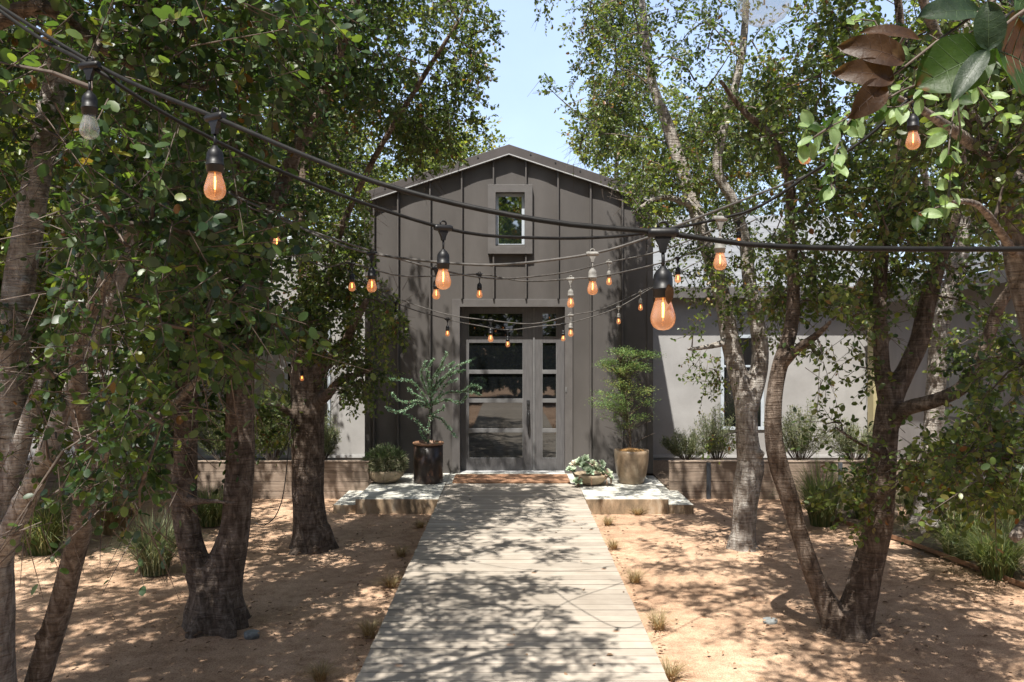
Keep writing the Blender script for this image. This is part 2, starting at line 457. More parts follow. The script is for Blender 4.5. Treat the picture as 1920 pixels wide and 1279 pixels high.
class MB:
    """collects quads and triangles, links them as one mesh"""

    def __init__(s):
        s.v, s.f, s.m, s.a, s.sm = [], [], [], [], []

    def face(s, idx, mi=0, rnd=0.0, smooth=False):
        s.f.append(idx)
        s.m.append(mi)
        s.a.append(rnd)
        s.sm.append(smooth)

    def box(s, x0, x1, y0, y1, z0, z1, mi=0, rnd=0.0):
        b = len(s.v)
        s.v += [(x0, y0, z0), (x1, y0, z0), (x1, y1, z0), (x0, y1, z0), (x0, y0, z1), (x1, y0, z1), (x1, y1, z1), (x0, y1, z1)]
        for q in ((0, 3, 2, 1), (4, 5, 6, 7), (0, 1, 5, 4), (1, 2, 6, 5), (2, 3, 7, 6), (3, 0, 4, 7)):
            s.face([b + i for i in q], mi, rnd)

    def prism(s, poly, y0, y1, mi=0, rnd=0.0):
        """poly of (x,z), counter-clockwise seen from -Y, extruded along Y"""
        b, n = len(s.v), len(poly)
        s.v += [(x, y0, z) for x, z in poly] + [(x, y1, z) for x, z in poly]
        s.face([b + i for i in range(n)], mi, rnd)
        s.face([b + n + i for i in reversed(range(n))], mi, rnd)
        for i in range(n):
            j = (i + 1) % n
            s.face([b + j, b + i, b + n + i, b + n + j], mi, rnd)

    def extrude(s, poly, off, mi=0, rnd=0.0):
        """poly of 3-D points pushed by off"""
        b, n = len(s.v), len(poly)
        off = Vector(off)
        s.v += [tuple(Vector(p)) for p in poly] + [tuple(Vector(p) + off) for p in poly]
        s.face([b + i for i in range(n)], mi, rnd)
        s.face([b + n + i for i in reversed(range(n))], mi, rnd)
        for i in range(n):
            j = (i + 1) % n
            s.face([b + j, b + i, b + n + i, b + n + j], mi, rnd)

    def lathe(s, prof, n=24, c=(0, 0, 0), mi=0, cap=True, wob=0.0, rnd=0.0):
        b = len(s.v)
        for k, (r, z) in enumerate(prof):
            for i in range(n):
                a = 2 * math.pi * i / n
                rr = r * (1 + wob * math.sin(3 * a + k))
                s.v.append((c[0] + rr * math.cos(a), c[1] + rr * math.sin(a), c[2] + z))
        for k in range(len(prof) - 1):
            for i in range(n):
                j = (i + 1) % n
                s.face([b + k * n + i, b + k * n + j, b + (k + 1) * n + j, b + (k + 1) * n + i], mi, rnd, True)
        if cap:
            s.face([b + i for i in reversed(range(n))], mi, rnd)
            t = b + (len(prof) - 1) * n
            s.face([t + i for i in range(n)], mi, rnd)

    def tube(s, pts, rad, n=8, mi=0, cap=True, rnd=0.0, wob=0.0, rg=R):
        pts = [Vector(p) for p in pts]
        if isinstance(rad, (int, float)):
            rad = [rad] * len(pts)
        b = len(s.v)
        up = Vector((0.13, 0.97, 0.21))
        u = None
        ph = rg.random() * 6
        for k, p in enumerate(pts):
            t = (pts[min(k + 1, len(pts) - 1)] - pts[max(k - 1, 0)])
            t = t.normalized() if t.length > 1e-9 else Vector((0, 0, 1))
            if u is None:
                u = t.cross(up).normalized()
            else:
                u = (u - t * u.dot(t)).normalized()
            vv = t.cross(u)
            for i in range(n):
                a = 2 * math.pi * i / n
                r = rad[k]
                if wob:
                    r *= 1 + wob * (math.sin(2 * a + ph + k * 0.35) * 0.6 + math.sin(3 * a - ph + k * 0.8) * 0.5 + (rg.random() - 0.5) * 0.5)
                q = p + (u * math.cos(a) + vv * math.sin(a)) * r
                s.v.append(tuple(q))
        for k in range(len(pts) - 1):
            for i in range(n):
                j = (i + 1) % n
                s.face([b + k * n + j, b + k * n + i, b + (k + 1) * n + i, b + (k + 1) * n + j], mi, rnd, True)
        if cap:
            s.face([b + i for i in range(n)], mi, rnd)
            t = b + (len(pts) - 1) * n
            s.face([t + i for i in reversed(range(n))], mi, rnd)

    def build(s, name, mats, parent=None, bevel=0.0, recalc=True):
        me = bpy.data.meshes.new(name)
        me.from_pydata(s.v, [], s.f)
        for m in (mats if isinstance(mats, (list, tuple)) else [mats]):
            me.materials.append(m)
        if s.f:
            me.polygons.foreach_set('material_index', s.m)
            me.polygons.foreach_set('use_smooth', s.sm)
            at = me.attributes.new('rnd', 'FLOAT', 'FACE')
            at.data.foreach_set('value', s.a)
        if recalc:
            bm = bmesh.new()
            bm.from_mesh(me)
            bmesh.ops.recalc_face_normals(bm, faces=bm.faces)
            bm.to_mesh(me)
            bm.free()
        me.update()
        o = bpy.data.objects.new(name, me)
        C.objects.link(o)
        if parent is not None:
            o.parent = parent
        if bevel:
            mo = o.modifiers.new('bevel', 'BEVEL')
            mo.width = bevel
            mo.segments = 2
            mo.limit_method = 'ANGLE'
        return o


def np_mesh(name, V, Q, mi, rnd, mats, parent=None, smooth=None):
    """quads only, from numpy arrays"""
    me = bpy.data.meshes.new(name)
    V = np.ascontiguousarray(V, dtype=np.float32)
    Q = np.ascontiguousarray(Q, dtype=np.int32)
    me.vertices.add(len(V))
    me.vertices.foreach_set('co', V.ravel())
    me.loops.add(Q.size)
    me.loops.foreach_set('vertex_index', Q.ravel())
    me.polygons.add(len(Q))
    me.polygons.foreach_set('loop_start', np.arange(0, Q.size, 4, dtype=np.int32))
    for m in mats:
        me.materials.append(m)
    me.polygons.foreach_set('material_index', np.ascontiguousarray(mi, dtype=np.int32))
    at = me.attributes.new('rnd', 'FLOAT', 'FACE')
    at.data.foreach_set('value', np.ascontiguousarray(rnd, dtype=np.float32))
    me.update(calc_edges=True)
    o = bpy.data.objects.new(name, me)
    C.objects.link(o)
    if parent is not None:
        o.parent = parent
    return o


def unit(a):
    return a / np.maximum(np.linalg.norm(a, axis=-1, keepdims=True), 1e-9)


def leaf_quads(Pn, A, N, L, W, fold=0.16, droop=0.12):
    """each leaf an oval of two quads folded along its midrib"""
    A = unit(A)
    Sd = unit(np.cross(A, N))
    U = np.cross(Sd, A)
    L = L[:, None]
    W = W[:, None]
    n = len(Pn)
    V = np.empty((n, 6, 3))
    V[:, 0] = Pn
    V[:, 1] = Pn + A * 0.30 * L + Sd * 0.46 * W + U * fold * W
    V[:, 2] = Pn + A * 0.74 * L + Sd * 0.42 * W + U * (fold * W - droop * 0.4 * L)
    V[:, 3] = Pn + A * L - U * droop * L
    V[:, 4] = Pn + A * 0.74 * L - Sd * 0.42 * W + U * (fold * W - droop * 0.4 * L)
    V[:, 5] = Pn + A * 0.30 * L - Sd * 0.46 * W + U * fold * W
    b = (np.arange(n) * 6)[:, None]
    Q = np.concatenate([b + np.array([[0, 1, 2, 3]]), b + np.array([[0, 3, 4, 5]])], axis=1).reshape(-1, 4)
    return V.reshape(-1, 3), Q


def leaf_hi(Pn, A, N, L, W, fold=0.16, droop=0.12):
    """rounder leaf for crowns close to the viewer: five stations across a folded midrib"""
    A = unit(A)
    Sd = unit(np.cross(A, N))
    U = np.cross(Sd, A)
    L = L[:, None]
    W = W[:, None]
    n = len(Pn)
    st = ((0.0, 0.05), (0.16, 0.36), (0.5, 0.5), (0.84, 0.36), (1.0, 0.06))
    V = np.empty((n, 15, 3))
    for k, (t, h) in enumerate(st):
        m = Pn + A * t * L - U * droop * t * t * L
        V[:, 3 * k] = m - Sd * h * W + U * fold * 2 * h * h * W
        V[:, 3 * k + 1] = m
        V[:, 3 * k + 2] = m + Sd * h * W + U * fold * 2 * h * h * W
    b = (np.arange(n) * 15)[:, None]
    Q = np.concatenate([b + np.array([[3 * k + j, 3 * k + j + 1, 3 * k + j + 4, 3 * k + j + 3]]) for k in range(4) for j in range(2)], axis=1).reshape(-1, 4)
    return V.reshape(-1, 3), Q


def strips(P0, P1, r0, r1, rg, sag=0.0):
    """thin three-sided twigs P0 -> P1 (numpy)"""
    n = len(P0)
    T = unit(P1 - P0)
    X = unit(np.cross(T, np.array([0.31, 0.52, 0.79])))
    Y = np.cross(T, X)
    V = np.empty((n, 6, 3))
    for i in range(3):
        a = 2 * math.pi * i / 3
        o = X * math.cos(a) + Y * math.sin(a)
        V[:, i] = P0 + o * r0[:, None]
        V[:, 3 + i] = P1 + o * r1[:, None]
    b = (np.arange(n) * 6)[:, None]
    Q = np.concatenate([b + np.array([[i, (i + 1) % 3, 3 + (i + 1) % 3, 3 + i]]) for i in range(3)], axis=1).reshape(-1, 4)
    return V.reshape(-1, 3), Q


class NQ:
    def __init__(s):
        s.V, s.Q, s.m, s.a, s.n = [], [], [], [], 0

    def add(s, V, Q, mi, rnd):
        s.V.append(V)
        s.Q.append(Q + s.n)
        s.n += len(V)
        s.m.append(np.full(len(Q), mi))
        s.a.append(np.asarray(rnd, dtype=float) if np.ndim(rnd) else np.full(len(Q), float(rnd)))

    def build(s, name, mats, parent=None):
        return np_mesh(name, np.concatenate(s.V), np.concatenate(s.Q), np.concatenate(s.m), np.concatenate(s.a), mats, parent)


def smooth_path(pts, rad, step=0.09):
    """Catmull-Rom through points with radii"""
    pts = [Vector(p) for p in pts]
    out, ro = [], []
    n = len(pts)
    for i in range(n - 1):
        p0, p1, p2, p3 = pts[max(i - 1, 0)], pts[i], pts[i + 1], pts[min(i + 2, n - 1)]
        k = max(2, int((p2 - p1).length / step))
        for j in range(k):
            t = j / k
            q = 0.5 * ((2 * p1) + (p2 - p0) * t + (2 * p0 - 5 * p1 + 4 * p2 - p3) * t * t + (3 * p1 - p0 - 3 * p2 + p3) * t ** 3)
            out.append(q)
            ro.append(rad[i] * (1 - t) + rad[i + 1] * t)
    out.append(pts[-1])
    ro.append(rad[-1])
    return out, ro


# ------------------------------------------------------------------ ground, path, porch
def build_ground():
    mb = MB()
    n = 60
    xs = [-220 * (abs(t) ** 2.2) * (1 if t > 0 else -1) for t in np.linspace(1, -1, n)]
    xs = [-x for x in xs][::-1]
    for yy in xs:
        for xx in xs:
            y = yy - 6
            z = GZ + (0.018 * math.sin(xx * 1.7 + y * 0.6) + 0.014 * math.sin(y * 2.1 - xx)) * min(1, abs(xx) / 2) * (1 if abs(xx) < 40 else 0)
            mb.v.append((xx, y, z))
    for j in range(n - 1):
        for i in range(n - 1):
            mb.face([j * n + i, j * n + i + 1, (j + 1) * n + i + 1, (j + 1) * n + i], 0, 0, True)
    tag(mb.build('ground', M['sand'], recalc=False), kind='structure')


build_ground()


def build_path():
    mb = MB()
    y = -16.5
    W0 = 0.993
    while y < -1.06:
        e = R.uniform(-0.004, 0.004)
        dz = R.uniform(-0.0012, 0.0012)
        mb.box(-W0 + e, W0 + e, y, y + 0.1365, -0.03 + dz, dz, 0, R.random())
        y += 0.143
    for x in (-0.9, 0, 0.9):
        mb.box(x - 0.04, x + 0.04, -16.4, -2.27, GZ + 0.001, -0.034, 0, 0.1)
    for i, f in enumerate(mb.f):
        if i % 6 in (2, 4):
            mb.m[i] = 1  # front and back sides get the painted gap shade
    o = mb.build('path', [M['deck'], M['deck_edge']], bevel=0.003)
    tag(o, kind='structure')


build_path()
PY0 = CAM_Y + 11.62                    # front edge of the porch slab


def build_porch():
    r = empty('porch_platform', (0, PY0, GZ), 'low concrete porch slab with a lower step at each end under the dark gabled front', 'porch')
    off = Vector((0, -PY0, -GZ))
    for s in (-1, 1):
        mb = MB()
        a, b = sorted((s * 2.13, s * 1.0))
        mb.box(a, b, PY0, 0.3, GZ - 0.1, 0.0)
        o = mb.build('slab', M['concrete'], r, 0.006)
        o.location = off
        mb = MB()
        a, b = sorted((s * 2.133, s * (2.44 if s < 0 else 2.48)))
        mb.box(a, b, PY0 + 0.04, 0.3, GZ - 0.1, -0.085)
        o = mb.build('step', M['concrete'], r, 0.006)
        o.location = off
    mb = MB()
    mb.box(-0.997, 0.997, PY0 + 0.05, 0.3, GZ - 0.1, -0.042)
    mb.box(-0.997, 0.997, -1.052, 0.3, -0.041, -0.001)
    o = mb.build('slab', M['concrete'], r)
    o.location = off


build_porch()
mb = MB()
for k in range(9):
    y = -1.02 + k * 0.085
    mb.box(-0.9, 0.88, y, y + 0.078, 0.001, 0.026 + R.uniform(-0.002, 0.002), 0, R.random())
tag(mb.build('doormat', M['mat'], bevel=0.004), 'reddish brown slatted doormat across the threshold of the glazed door', 'doormat')


# ------------------------------------------------------------------ gabled front building
def build_front():
    cx, hw = -0.05, 2.33
    ez, rz = 4.40, 5.175
    sl = (rz - ez) / hw
    r = empty('gabled_house', (cx, 0, 0), 'dark bronze metal clad gabled entrance building with standing seams', 'building')

    def top(x):
        return rz - abs(x - cx) * sl

    # front wall: bowed sheet panels between the seams, with openings for the door and the gable window
    seams = [-2.24, -1.85, -1.33, -0.815, -0.30, 0.225, 0.746, 1.275, 1.79]
    dx0, dx1, dz1 = -0.855, 0.87, 2.70
    wx0, wx1, wz0, wz1 = -0.27, 0.21, 3.72, 4.55
    edges = [cx - hw] + seams + [cx + hw]
    mb = MB()

    def col(xa, xb, n, bow):
        xs = np.linspace(xa, xb, n + 1)
        for i in range(n):
            a, b = xs[i], xs[i + 1]
            t0, t1 = i / n, (i + 1) / n
            ya, yb = -bow * math.sin(math.pi * t0), -bow * math.sin(math.pi * t1)
            spans = [(0.0, None)]
            m = (a + b) / 2
            cuts = []
            if dx0 < m < dx1:
                cuts.append((-1, dz1))
            if wx0 < m < wx1:
                cuts.append((wz0, wz1))
            z = 0.0
            segs = []
            for lo, hi in cuts:
                if lo > z:
                    segs.append((z, lo, z, lo))
                z = hi
            segs.append((z, top(a) - 0.01, z, top(b) - 0.01))
            for za0, za1, zb0, zb1 in segs:
                k = len(mb.v)
                mb.v += [(a - cx, ya, za0), (b - cx, yb, zb0), (b - cx, yb, zb1), (a - cx, ya, za1)]
                mb.face([k, k + 1, k + 2, k + 3], 0, 0, True)
    cutx = [dx0, dx1, wx0, wx1]
    for a, b in zip(edges[:-1], edges[1:]):
        pts = sorted([a, b] + [c for c in cutx if a < c < b])
        if len(pts) == 2:
            col(a, b, 12, 0.014)
        else:
            for p, q in zip(pts[:-1], pts[1:]):
                col(p, q, 4, 0.0)
    # sides and back
    for s in (-1, 1):
        x = s * hw
        k = len(mb.v)
        mb.v += [(x, 0, 0), (x, 7, 0), (x, 7, ez), (x, 0, ez)]
        mb.face([k, k + 1, k + 2, k + 3])
    k = len(mb.v)
    mb.v += [(-hw, 7, 0), (hw, 7, 0), (hw, 7, ez), (0, 7, rz), (-hw, 7, ez)]
    mb.face([k + 4, k + 3, k + 2, k + 1, k])
    mb.build('wall', M['panel'], r, recalc=False)
    for x in seams:
        z0 = 0.0
        zt = top(x) - 0.012
        spans = [(0.0, zt)]
        if dx0 - 0.14 < x < dx1 + 0.14:
            spans = [(dz1 + 0.135, zt)]
        if wx0 - 0.14 < x < wx1 + 0.14:
            spans = [(dz1 + 0.135, 3.54), (4.69, zt)]
        for a, b in spans:
            mb = MB()
            mb.box(x - cx - 0.012, x - cx + 0.012, -0.075, 0.0, a, b)
            mb.build('seam', M['panel'], r, 0.003)
    for s in (-1, 1):
        mb = MB()
        a, b = sorted((s * (hw + 0.012), s * (hw - 0.085)))
        mb.box(a, b, -0.028, 0.1, 0, ez - 0.02)
        mb.build('corner_trim', M['panel'], r, 0.003)
    # roof: two slabs, rake fascia, light drip edge, ridge cap
    mb = MB()
    ov, th = 0.10, 0.13
    e = hw + 0.05
    ze = rz - e * sl
    mb.prism([(-e, ze), (0, rz), (0, rz + th), (-e, ze + th)], -0.09, 7.1)
    mb.prism([(0, rz), (e, ze), (e, ze + th), (0, rz + th)], -0.09, 7.1)
    roof = mb.build('roof', M['roof_dark'], r)
    mb = MB()
    g = 0.002
    mb.prism([(-e - .01, ze + g), (0, rz + g), (e + .01, ze + g), (e + .01, ze + th + 0.02), (0, rz + th + 0.02), (-e - .01, ze + th + 0.02)], -0.118, -0.091)
    mb.build('fascia', M['roof_dark'], roof, 0.003)
    mb = MB()
    t2 = 0.016
    mb.prism([(-e - .01, ze - t2), (0, rz - t2), (e + .01, ze - t2), (e + .01, ze), (0, rz), (-e - .01, ze)], -0.128, -0.06)
    mb.build('drip_edge', M['edge'], roof)
    mb = MB()
    mb.prism([(-0.36, rz + th - .36 * sl), (0.36, rz + th - .36 * sl), (0.36, rz + th + 0.04 - .36 * sl), (0.0, rz + th + 0.05), (-0.36, rz + th + 0.04 - .36 * sl)], 0.3, 7.0)
    mb.build('ridge_cap', M['roof_dark'], roof)
    # screws on the fascia
    for x in (-2.0, -1.5, -1.0, -0.5, 0.35, 0.75, 1.15, 1.55, 2.0):
        z = rz - abs(x) * sl + 0.1
        mb = MB()
        mb.box(x - 0.012, x + 0.012, -0.126, -0.118, z - 0.012, z + 0.012)
        mb.build('fixing', M['iron'], roof)

    # gable window
    win = MB()
    X0, X1, Z0, Z1, tw = -0.39, 0.33, 3.56, 4.68, 0.125

    def mitred(m, x0, x1, z0, z1, t, y0, y1, sides='lrtb'):
        if 't' in sides:
            m.prism([(x0, z1), (x0 + t, z1 - t), (x1 - t, z1 - t), (x1, z1)], y0, y1)
        if 'b' in sides:
            m.prism([(x0, z0), (x1, z0), (x1 - t, z0 + t), (x0 + t, z0 + t)], y0, y1)
        bl = z0 + t if 'b' in sides else z0
        if 'l' in sides:
            m.prism([(x0, z0), (x0 + t, bl), (x0 + t, z1 - t), (x0, z1)], y0, y1)
        if 'r' in sides:
            m.prism([(x1 - t, bl), (x1, z0), (x1, z1), (x1 - t, z1 - t)], y0, y1)
    mitred(win, X0 - cx, X1 - cx, Z0, Z1, tw, -0.10, 0.12)
    wo = win.build('window', M['trim'], r, 0.002)
    fr = MB()
    mitred(fr, X0 + tw + .001 - cx, X1 - tw - .001 - cx, Z0 + tw + .001, Z1 - tw - .001, 0.045, 0.02, 0.1)
    fr.build('frame', M['alu'], wo, 0.002)
    pn = MB()
    pn.box(X0 + tw + .04 - cx, X1 - tw - .04 - cx, 0.055, 0.075, Z0 + tw + .04, Z1 - tw - .04)
    pn.build('pane', M['glass2'], wo)

    # door surround, door leaf, sidelight
    ds = MB()
    mitred(ds, -0.972 - cx, 0.985 - cx, 0.002, 2.83, 0.125, -0.035, 0.31, 'lrt')
    ds.build('door_surround', M['trim'], r, 0.002)
    D = CAM_Y * -1 + 0.22

    def leaf(name, px0, px1, gx0, gx1, light_edge=False):
        x0, x1, a, b = PX(px0, D) - cx, PX(px1, D) - cx, PX(gx0, D) - cx, PX(gx1, D) - cx
        rows = [(588, 631), (643, 693.5), (701, 747.5), (755, 803.5), (811, 860)]
        zz = [(PZ(q, D), PZ(p, D)) for p, q in rows]     # (low, high)
        m = MB()
        y0, y1 = 0.22, 0.275
        ztop = 2.703
        m.box(x0, a, y0, y1, 0.012, ztop)
        m.box(b, x1, y0, y1, 0.012, ztop)
        m.box(a + .0005, b - .0005, y0, y1, 0.012, zz[-1][0])
        m.box(a + .0005, b - .0005, y0, y1, zz[0][1], ztop)
        m.box(a + .0005, b - .0005, y0, y1, zz[1][1], zz[0][0])
        o = m.build(name, M['door'], r, 0.002)
        m = MB()
        for lo, hi in ((zz[2][1], zz[1][0]), (zz[3][1], zz[2][0]), (zz[4][1], zz[3][0])):
            m.box(a + .001, b - .001, y0 - 0.004, y1 - .01, lo, hi)
        # pale glazing beads all round the glass
        t = 0.012
        for lo, hi in zz:
            m.box(a + .001, a + t, y0 - 0.003, y0 + .02, lo + .001, hi - .001)
            m.box(b - t, b - .001, y0 - 0.003, y0 + .02, lo + .001, hi - .001)
        m.box(a + t, b - t, y0 - .003, y0 + .02, zz[-1][0] + .001, zz[-1][0] + t)
        m.build('glazing_bar', M['muntin'], o, 0.002)
        m = MB()
        for lo, hi in zz:
            m.box(a + 0.002, b - 0.002, y0 + 0.022, y0 + 0.034, lo + .0015, hi - .0015)
        m.build('pane', M['glass'], o)
        return o, y0
    d1, y0 = leaf('door', 864, 999, 878, 981)
    leaf('sidelight', 1003, 1060, 1016, 1044)
    m = MB()
    m.box(PX(999, D) - cx + .003, PX(1003, D) - cx - .003, 0.205, 0.26, 0.012, 2.703)
    m.build('astragal', M['muntin'], r, 0.002)
    hx = PX(990.5, D) - cx
    m = MB()
    m.box(hx - 0.026, hx + 0.026, y0 - 0.014, y0, PZ(766, D), PZ(750, D))
    m.box(hx - 0.024, hx + 0.024, y0 - 0.012, y0, PZ(800, D), PZ(769, D))
    m.tube([(hx, y0 - 0.002, PZ(773, D)), (hx, y0 - 0.07, PZ(776, D)), (hx, y0 - 0.075, PZ(792, D)), (hx, y0 - 0.06, PZ(806, D)), (hx, y0 - 0.002, PZ(812, D))], [0.014, 0.013, 0.015, 0.013, 0.012], 8)
    m.tube([(hx, y0 - 0.01, PZ(757, D)), (hx, y0 - 0.03, PZ(757, D))], 0.018, 12)
    m.build('handle', M['iron'], d1, 0.003)
    m = MB()
    m.box(-0.86 - cx, 0.875 - cx, 0.0, 0.3, 0.0, 0.011)
    m.build('threshold', M['edge'], r)
    # doorbell
    m = MB()
    x = PX(1061, 13.9) - cx
    m.box(x - 0.012, x + 0.012, -0.047, -0.036, PZ(735, 13.9), PZ(726, 13.9))
    m.build('doorbell', M['muntin'], r, 0.003)


build_front()


# ------------------------------------------------------------------ stucco wings
def window_part(parent, wx0, wx1, wz0, wz1, y, off):
    m = MB()
    t = 0.06
    m.box(wx0, wx0 + t, y - 0.03, y + 0.05, wz0, wz1)
    m.box(wx1 - t, wx1, y - 0.03, y + 0.05, wz0, wz1)
    m.box(wx0 + t, wx1 - t, y - 0.03, y + 0.05, wz0, wz0 + t)
    m.box(wx0 + t, wx1 - t, y - 0.03, y + 0.05, wz1 - t, wz1)
    mid = (wz0 + wz1) / 2 + 0.3
    m.box(wx0 + t, wx1 - t, y - 0.02, y + 0.05, mid - 0.02, mid + 0.02)
    o = m.build('window', M['alu'], parent, 0.004)
    o.location = off
    m = MB()
    m.box(wx0 + t - .002, wx1 - t + .002, y - 0.014, y - 0.003, wz0 + t - .002, wz1 - t + .002)
    m.build('pane', M['glass'], o)


def seamed_roof(parent, p0, p1, p2, p3, th, n, mat, off):
    """quad p0 p1 (eave) p2 p3 (ridge) with thickness and standing seams"""
    m = MB()
    p0, p1, p2, p3 = map(Vector, (p0, p1, p2, p3))
    nn = (p1 - p0).cross(p3 - p0).normalized()
    if nn.z < 0:
        nn = -nn
    m.extrude([p0, p1, p2, p3], nn * th)
    for k in range(n + 1):
        t = k / n
        a, b = p0.lerp(p1, t), p3.lerp(p2, t)
        u = (p1 - p0).normalized() * 0.012
        m.extrude([a - u + nn * th, a + u + nn * th, b + u + nn * th, b - u + nn * th], nn * 0.035)
    o = m.build('roof', mat, parent)
    o.location = off
    return o


def build_wings():
    WY = 2.0
    # right wing
    r = empty('stucco_wing', (4.5, WY, 0), 'long low grey stucco wing with pale metal roof right of the dark gabled front', 'building')
    off = Vector((-4.5, -WY, 0))
    m = MB()
    m.box(2.285, 7.25, WY, WY + 6, -0.3, 3.25)
    o = m.build('wall', M['stucco'], r)
    o.location = off
    m = MB()
    m.box(2.29, 6.7, WY - 0.02, WY, -0.02, 0.03)
    o = m.build('weep_screed', M['edge'], r)
    o.location = off
    window_part(r, PX(1351, 15.9), PX(1432, 15.9), PZ(806, 15.9), PZ(628, 15.9), WY, off)
    seamed_roof(r, (2.29, WY - 0.26, 3.1), (7.6, WY - 0.26, 3.1), (7.6, WY + 4.2, 5.05), (2.29, WY + 4.2, 5.05), 0.05, 11, M['roof_pale'], off)
    m = MB()
    m.box(2.29, 7.6, WY - 0.33, WY - 0.262, 2.93, 3.13)
    o = m.build('gutter', M['trim'], r, 0.01)
    o.location = off
    # side wing, turned towards the path on the right
    sx = 6.75
    r = empty('stucco_wing', (sx, -3, 0), 'grey stucco side wing facing the grasses, partly hidden behind the right hand oaks', 'building')
    off = Vector((-sx, 3, 0))
    m = MB()
    m.box(sx, sx + 6, -9.0, WY - 0.05, -0.3, 3.1)
    o = m.build('wall', M['stucco_dark'], r)
    o.location = off
    m = MB()
    m.box(sx - 0.16, sx - 0.003, WY - 0.32, WY - 0.06, -0.2, 3.0)
    o = m.build('corner_post', M['ochre'], r, 0.004)
    o.location = off
    seamed_roof(r, (sx - 0.35, -9.2, 3.32), (sx - 0.35, WY - 0.5, 2.98), (sx + 4, WY - 0.5, 4.6), (sx + 4, -9.2, 4.9), 0.05, 22, M['roof_pale'], off)
    m = MB()
    m.extrude([(sx - 0.36, -9.2, 3.1), (sx - 0.36, WY - 0.5, 2.78), (sx - 0.36, WY - 0.5, 2.97), (sx - 0.36, -9.2, 3.31)], (0.05, 0, 0))
    o = m.build('fascia', M['trim'], r)
    o.location = off
    m = MB()
    m.box(sx - 0.03, sx - 0.002, -1.6, -0.55, 0.1, 2.05)
    o = m.build('door', M['door'], r, 0.004)
    o.location = off
    m = MB()
    m.box(sx - 0.05, sx - 0.031, -1.35, -0.8, 1.0, 1.85)
    m.build('pane', M['glass'], o)
    # left wing
    r = empty('stucco_wing', (-5.5, WY, 0), 'tall pale stucco wing with grey parapet gutter left of the dark gabled front', 'building')
    off = Vector((5.5, -WY, 0))
    m = MB()
    m.box(-13, -2.385, WY, WY + 6, -0.3, 3.95)
    o = m.build('wall', M['stucco'], r)
    o.location = off
    m = MB()
    m.box(-13, -2.39, WY - 0.09, WY + 6.05, 3.952, 4.09)
    o = m.build('gutter', M['alu'], r, 0.01)
    o.location = off
    m = MB()
    m.box(-13, -2.39, WY - 0.02, WY, -0.02, 0.03)
    o = m.build('weep_screed', M['edge'], r)
    o.location = off
    window_part(r, PX(534, 15.9), PX(620, 15.9), PZ(810, 15.9), PZ(610, 15.9), WY, off)
    window_part(r, PX(262, 15.9), PX(334, 15.9), PZ(810, 15.9), PZ(610, 15.9), WY, off)


build_wings()


# ------------------------------------------------------------------ timber planters along the wings
def planter(x0, x1, label, posts):
    y = -1.13
    r = empty('timber_planter', ((x0 + x1) / 2, y, GZ), label, 'planter', 'timber planters along the walls')
    off = Vector((-(x0 + x1) / 2, -y, -GZ))
    m = MB()
    z = GZ - 0.03
    for k in range(4):
        h = 0.145
        xs = [x0] + [p for p in posts if x0 < p < x1] + [x1]
        for a, b in zip(xs[:-1], xs[1:]):
            m.box(a, b - 0.003, y + R.uniform(-.002, .002), y + 0.05, z, z + h - 0.005, 0, R.random())
        z += h
    o = m.build('boards', M['timber'], r, 0.003)
    o.location = off
    m = MB()
    m.box(x0, x1, y - 0.012, y + 0.075, z - 0.002, z + 0.016, 0, 0.9)
    o = m.build('cap', M['timber'], r, 0.003)
    o.location = off
    for p in posts:
        m = MB()
        m.box(p - 0.03, p + 0.03, y - 0.035, y - 0.003, GZ - 0.05, z - 0.006)
        o = m.build('post', M['post'], r, 0.003)
        o.location = off
    m = MB()
    m.box(x0, x1, y + 0.08, 2.0 - 0.03, GZ - 0.04, -0.06)
    o = m.build('soil', M['mulch'], r)
    o.location = off


planter(2.35, 6.6, 'timber board planter with dark steel post right of the dark gabled front', [PX(1328, 12.77), 4.9])
planter(-9.5, -2.14, 'timber board planter behind the left trees beside the concrete step', [-5.2, -7.6])


# ------------------------------------------------------------------ grasses and shrubs
def blades(nq, c, n, h, spread, rg, mi=0, w=0.004, lean=0.5, seg=4, base=0.08, fall=0.5):
    """curved tapering blades growing from a disc"""
    a = rg.uniform(0, 2 * math.pi, n)
    rr = base * np.sqrt(rg.uniform(0, 1, n))
    P0 = np.stack([c[0] + rr * np.cos(a), c[1] + rr * np.sin(a), np.full(n, c[2])], 1)
    a2 = a + rg.normal(0, 0.7, n)
    hh = h * rg.uniform(0.55, 1.1, n)
    sp = spread * rg.uniform(0.15, 1.0, n)
    D = np.stack([np.cos(a2), np.sin(a2), np.zeros(n)], 1)
    side = np.stack([-np.sin(a2), np.cos(a2), np.zeros(n)], 1)
    rows = []
    for k in range(seg + 1):
        t = k / seg
        out = sp * (t ** 1.7)
        z = hh * (t - fall * (sp / max(spread, 1e-6)) * t ** 2.6)
        p = P0 + D * out[:, None]
        p[:, 2] += z
        ww = (w * (1 - t) ** 0.7 + 0.0006) * rg.uniform(0.8, 1.2, n)
        rows.append((p - side * ww[:, None], p + side * ww[:, None]))
    V = np.empty((n, (seg + 1) * 2, 3))
    for k, (l, q) in enumerate(rows):
        V[:, 2 * k] = l
        V[:, 2 * k + 1] = q
    b = (np.arange(n) * (seg + 1) * 2)[:, None]
    Q = np.concatenate([b + np.array([[2 * k, 2 * k + 1, 2 * k + 3, 2 * k + 2]]) for k in range(seg)], 1).reshape(-1, 4)
    nq.add(V.reshape(-1, 3), Q, mi, np.repeat(rg.uniform(0, 1, n), seg))


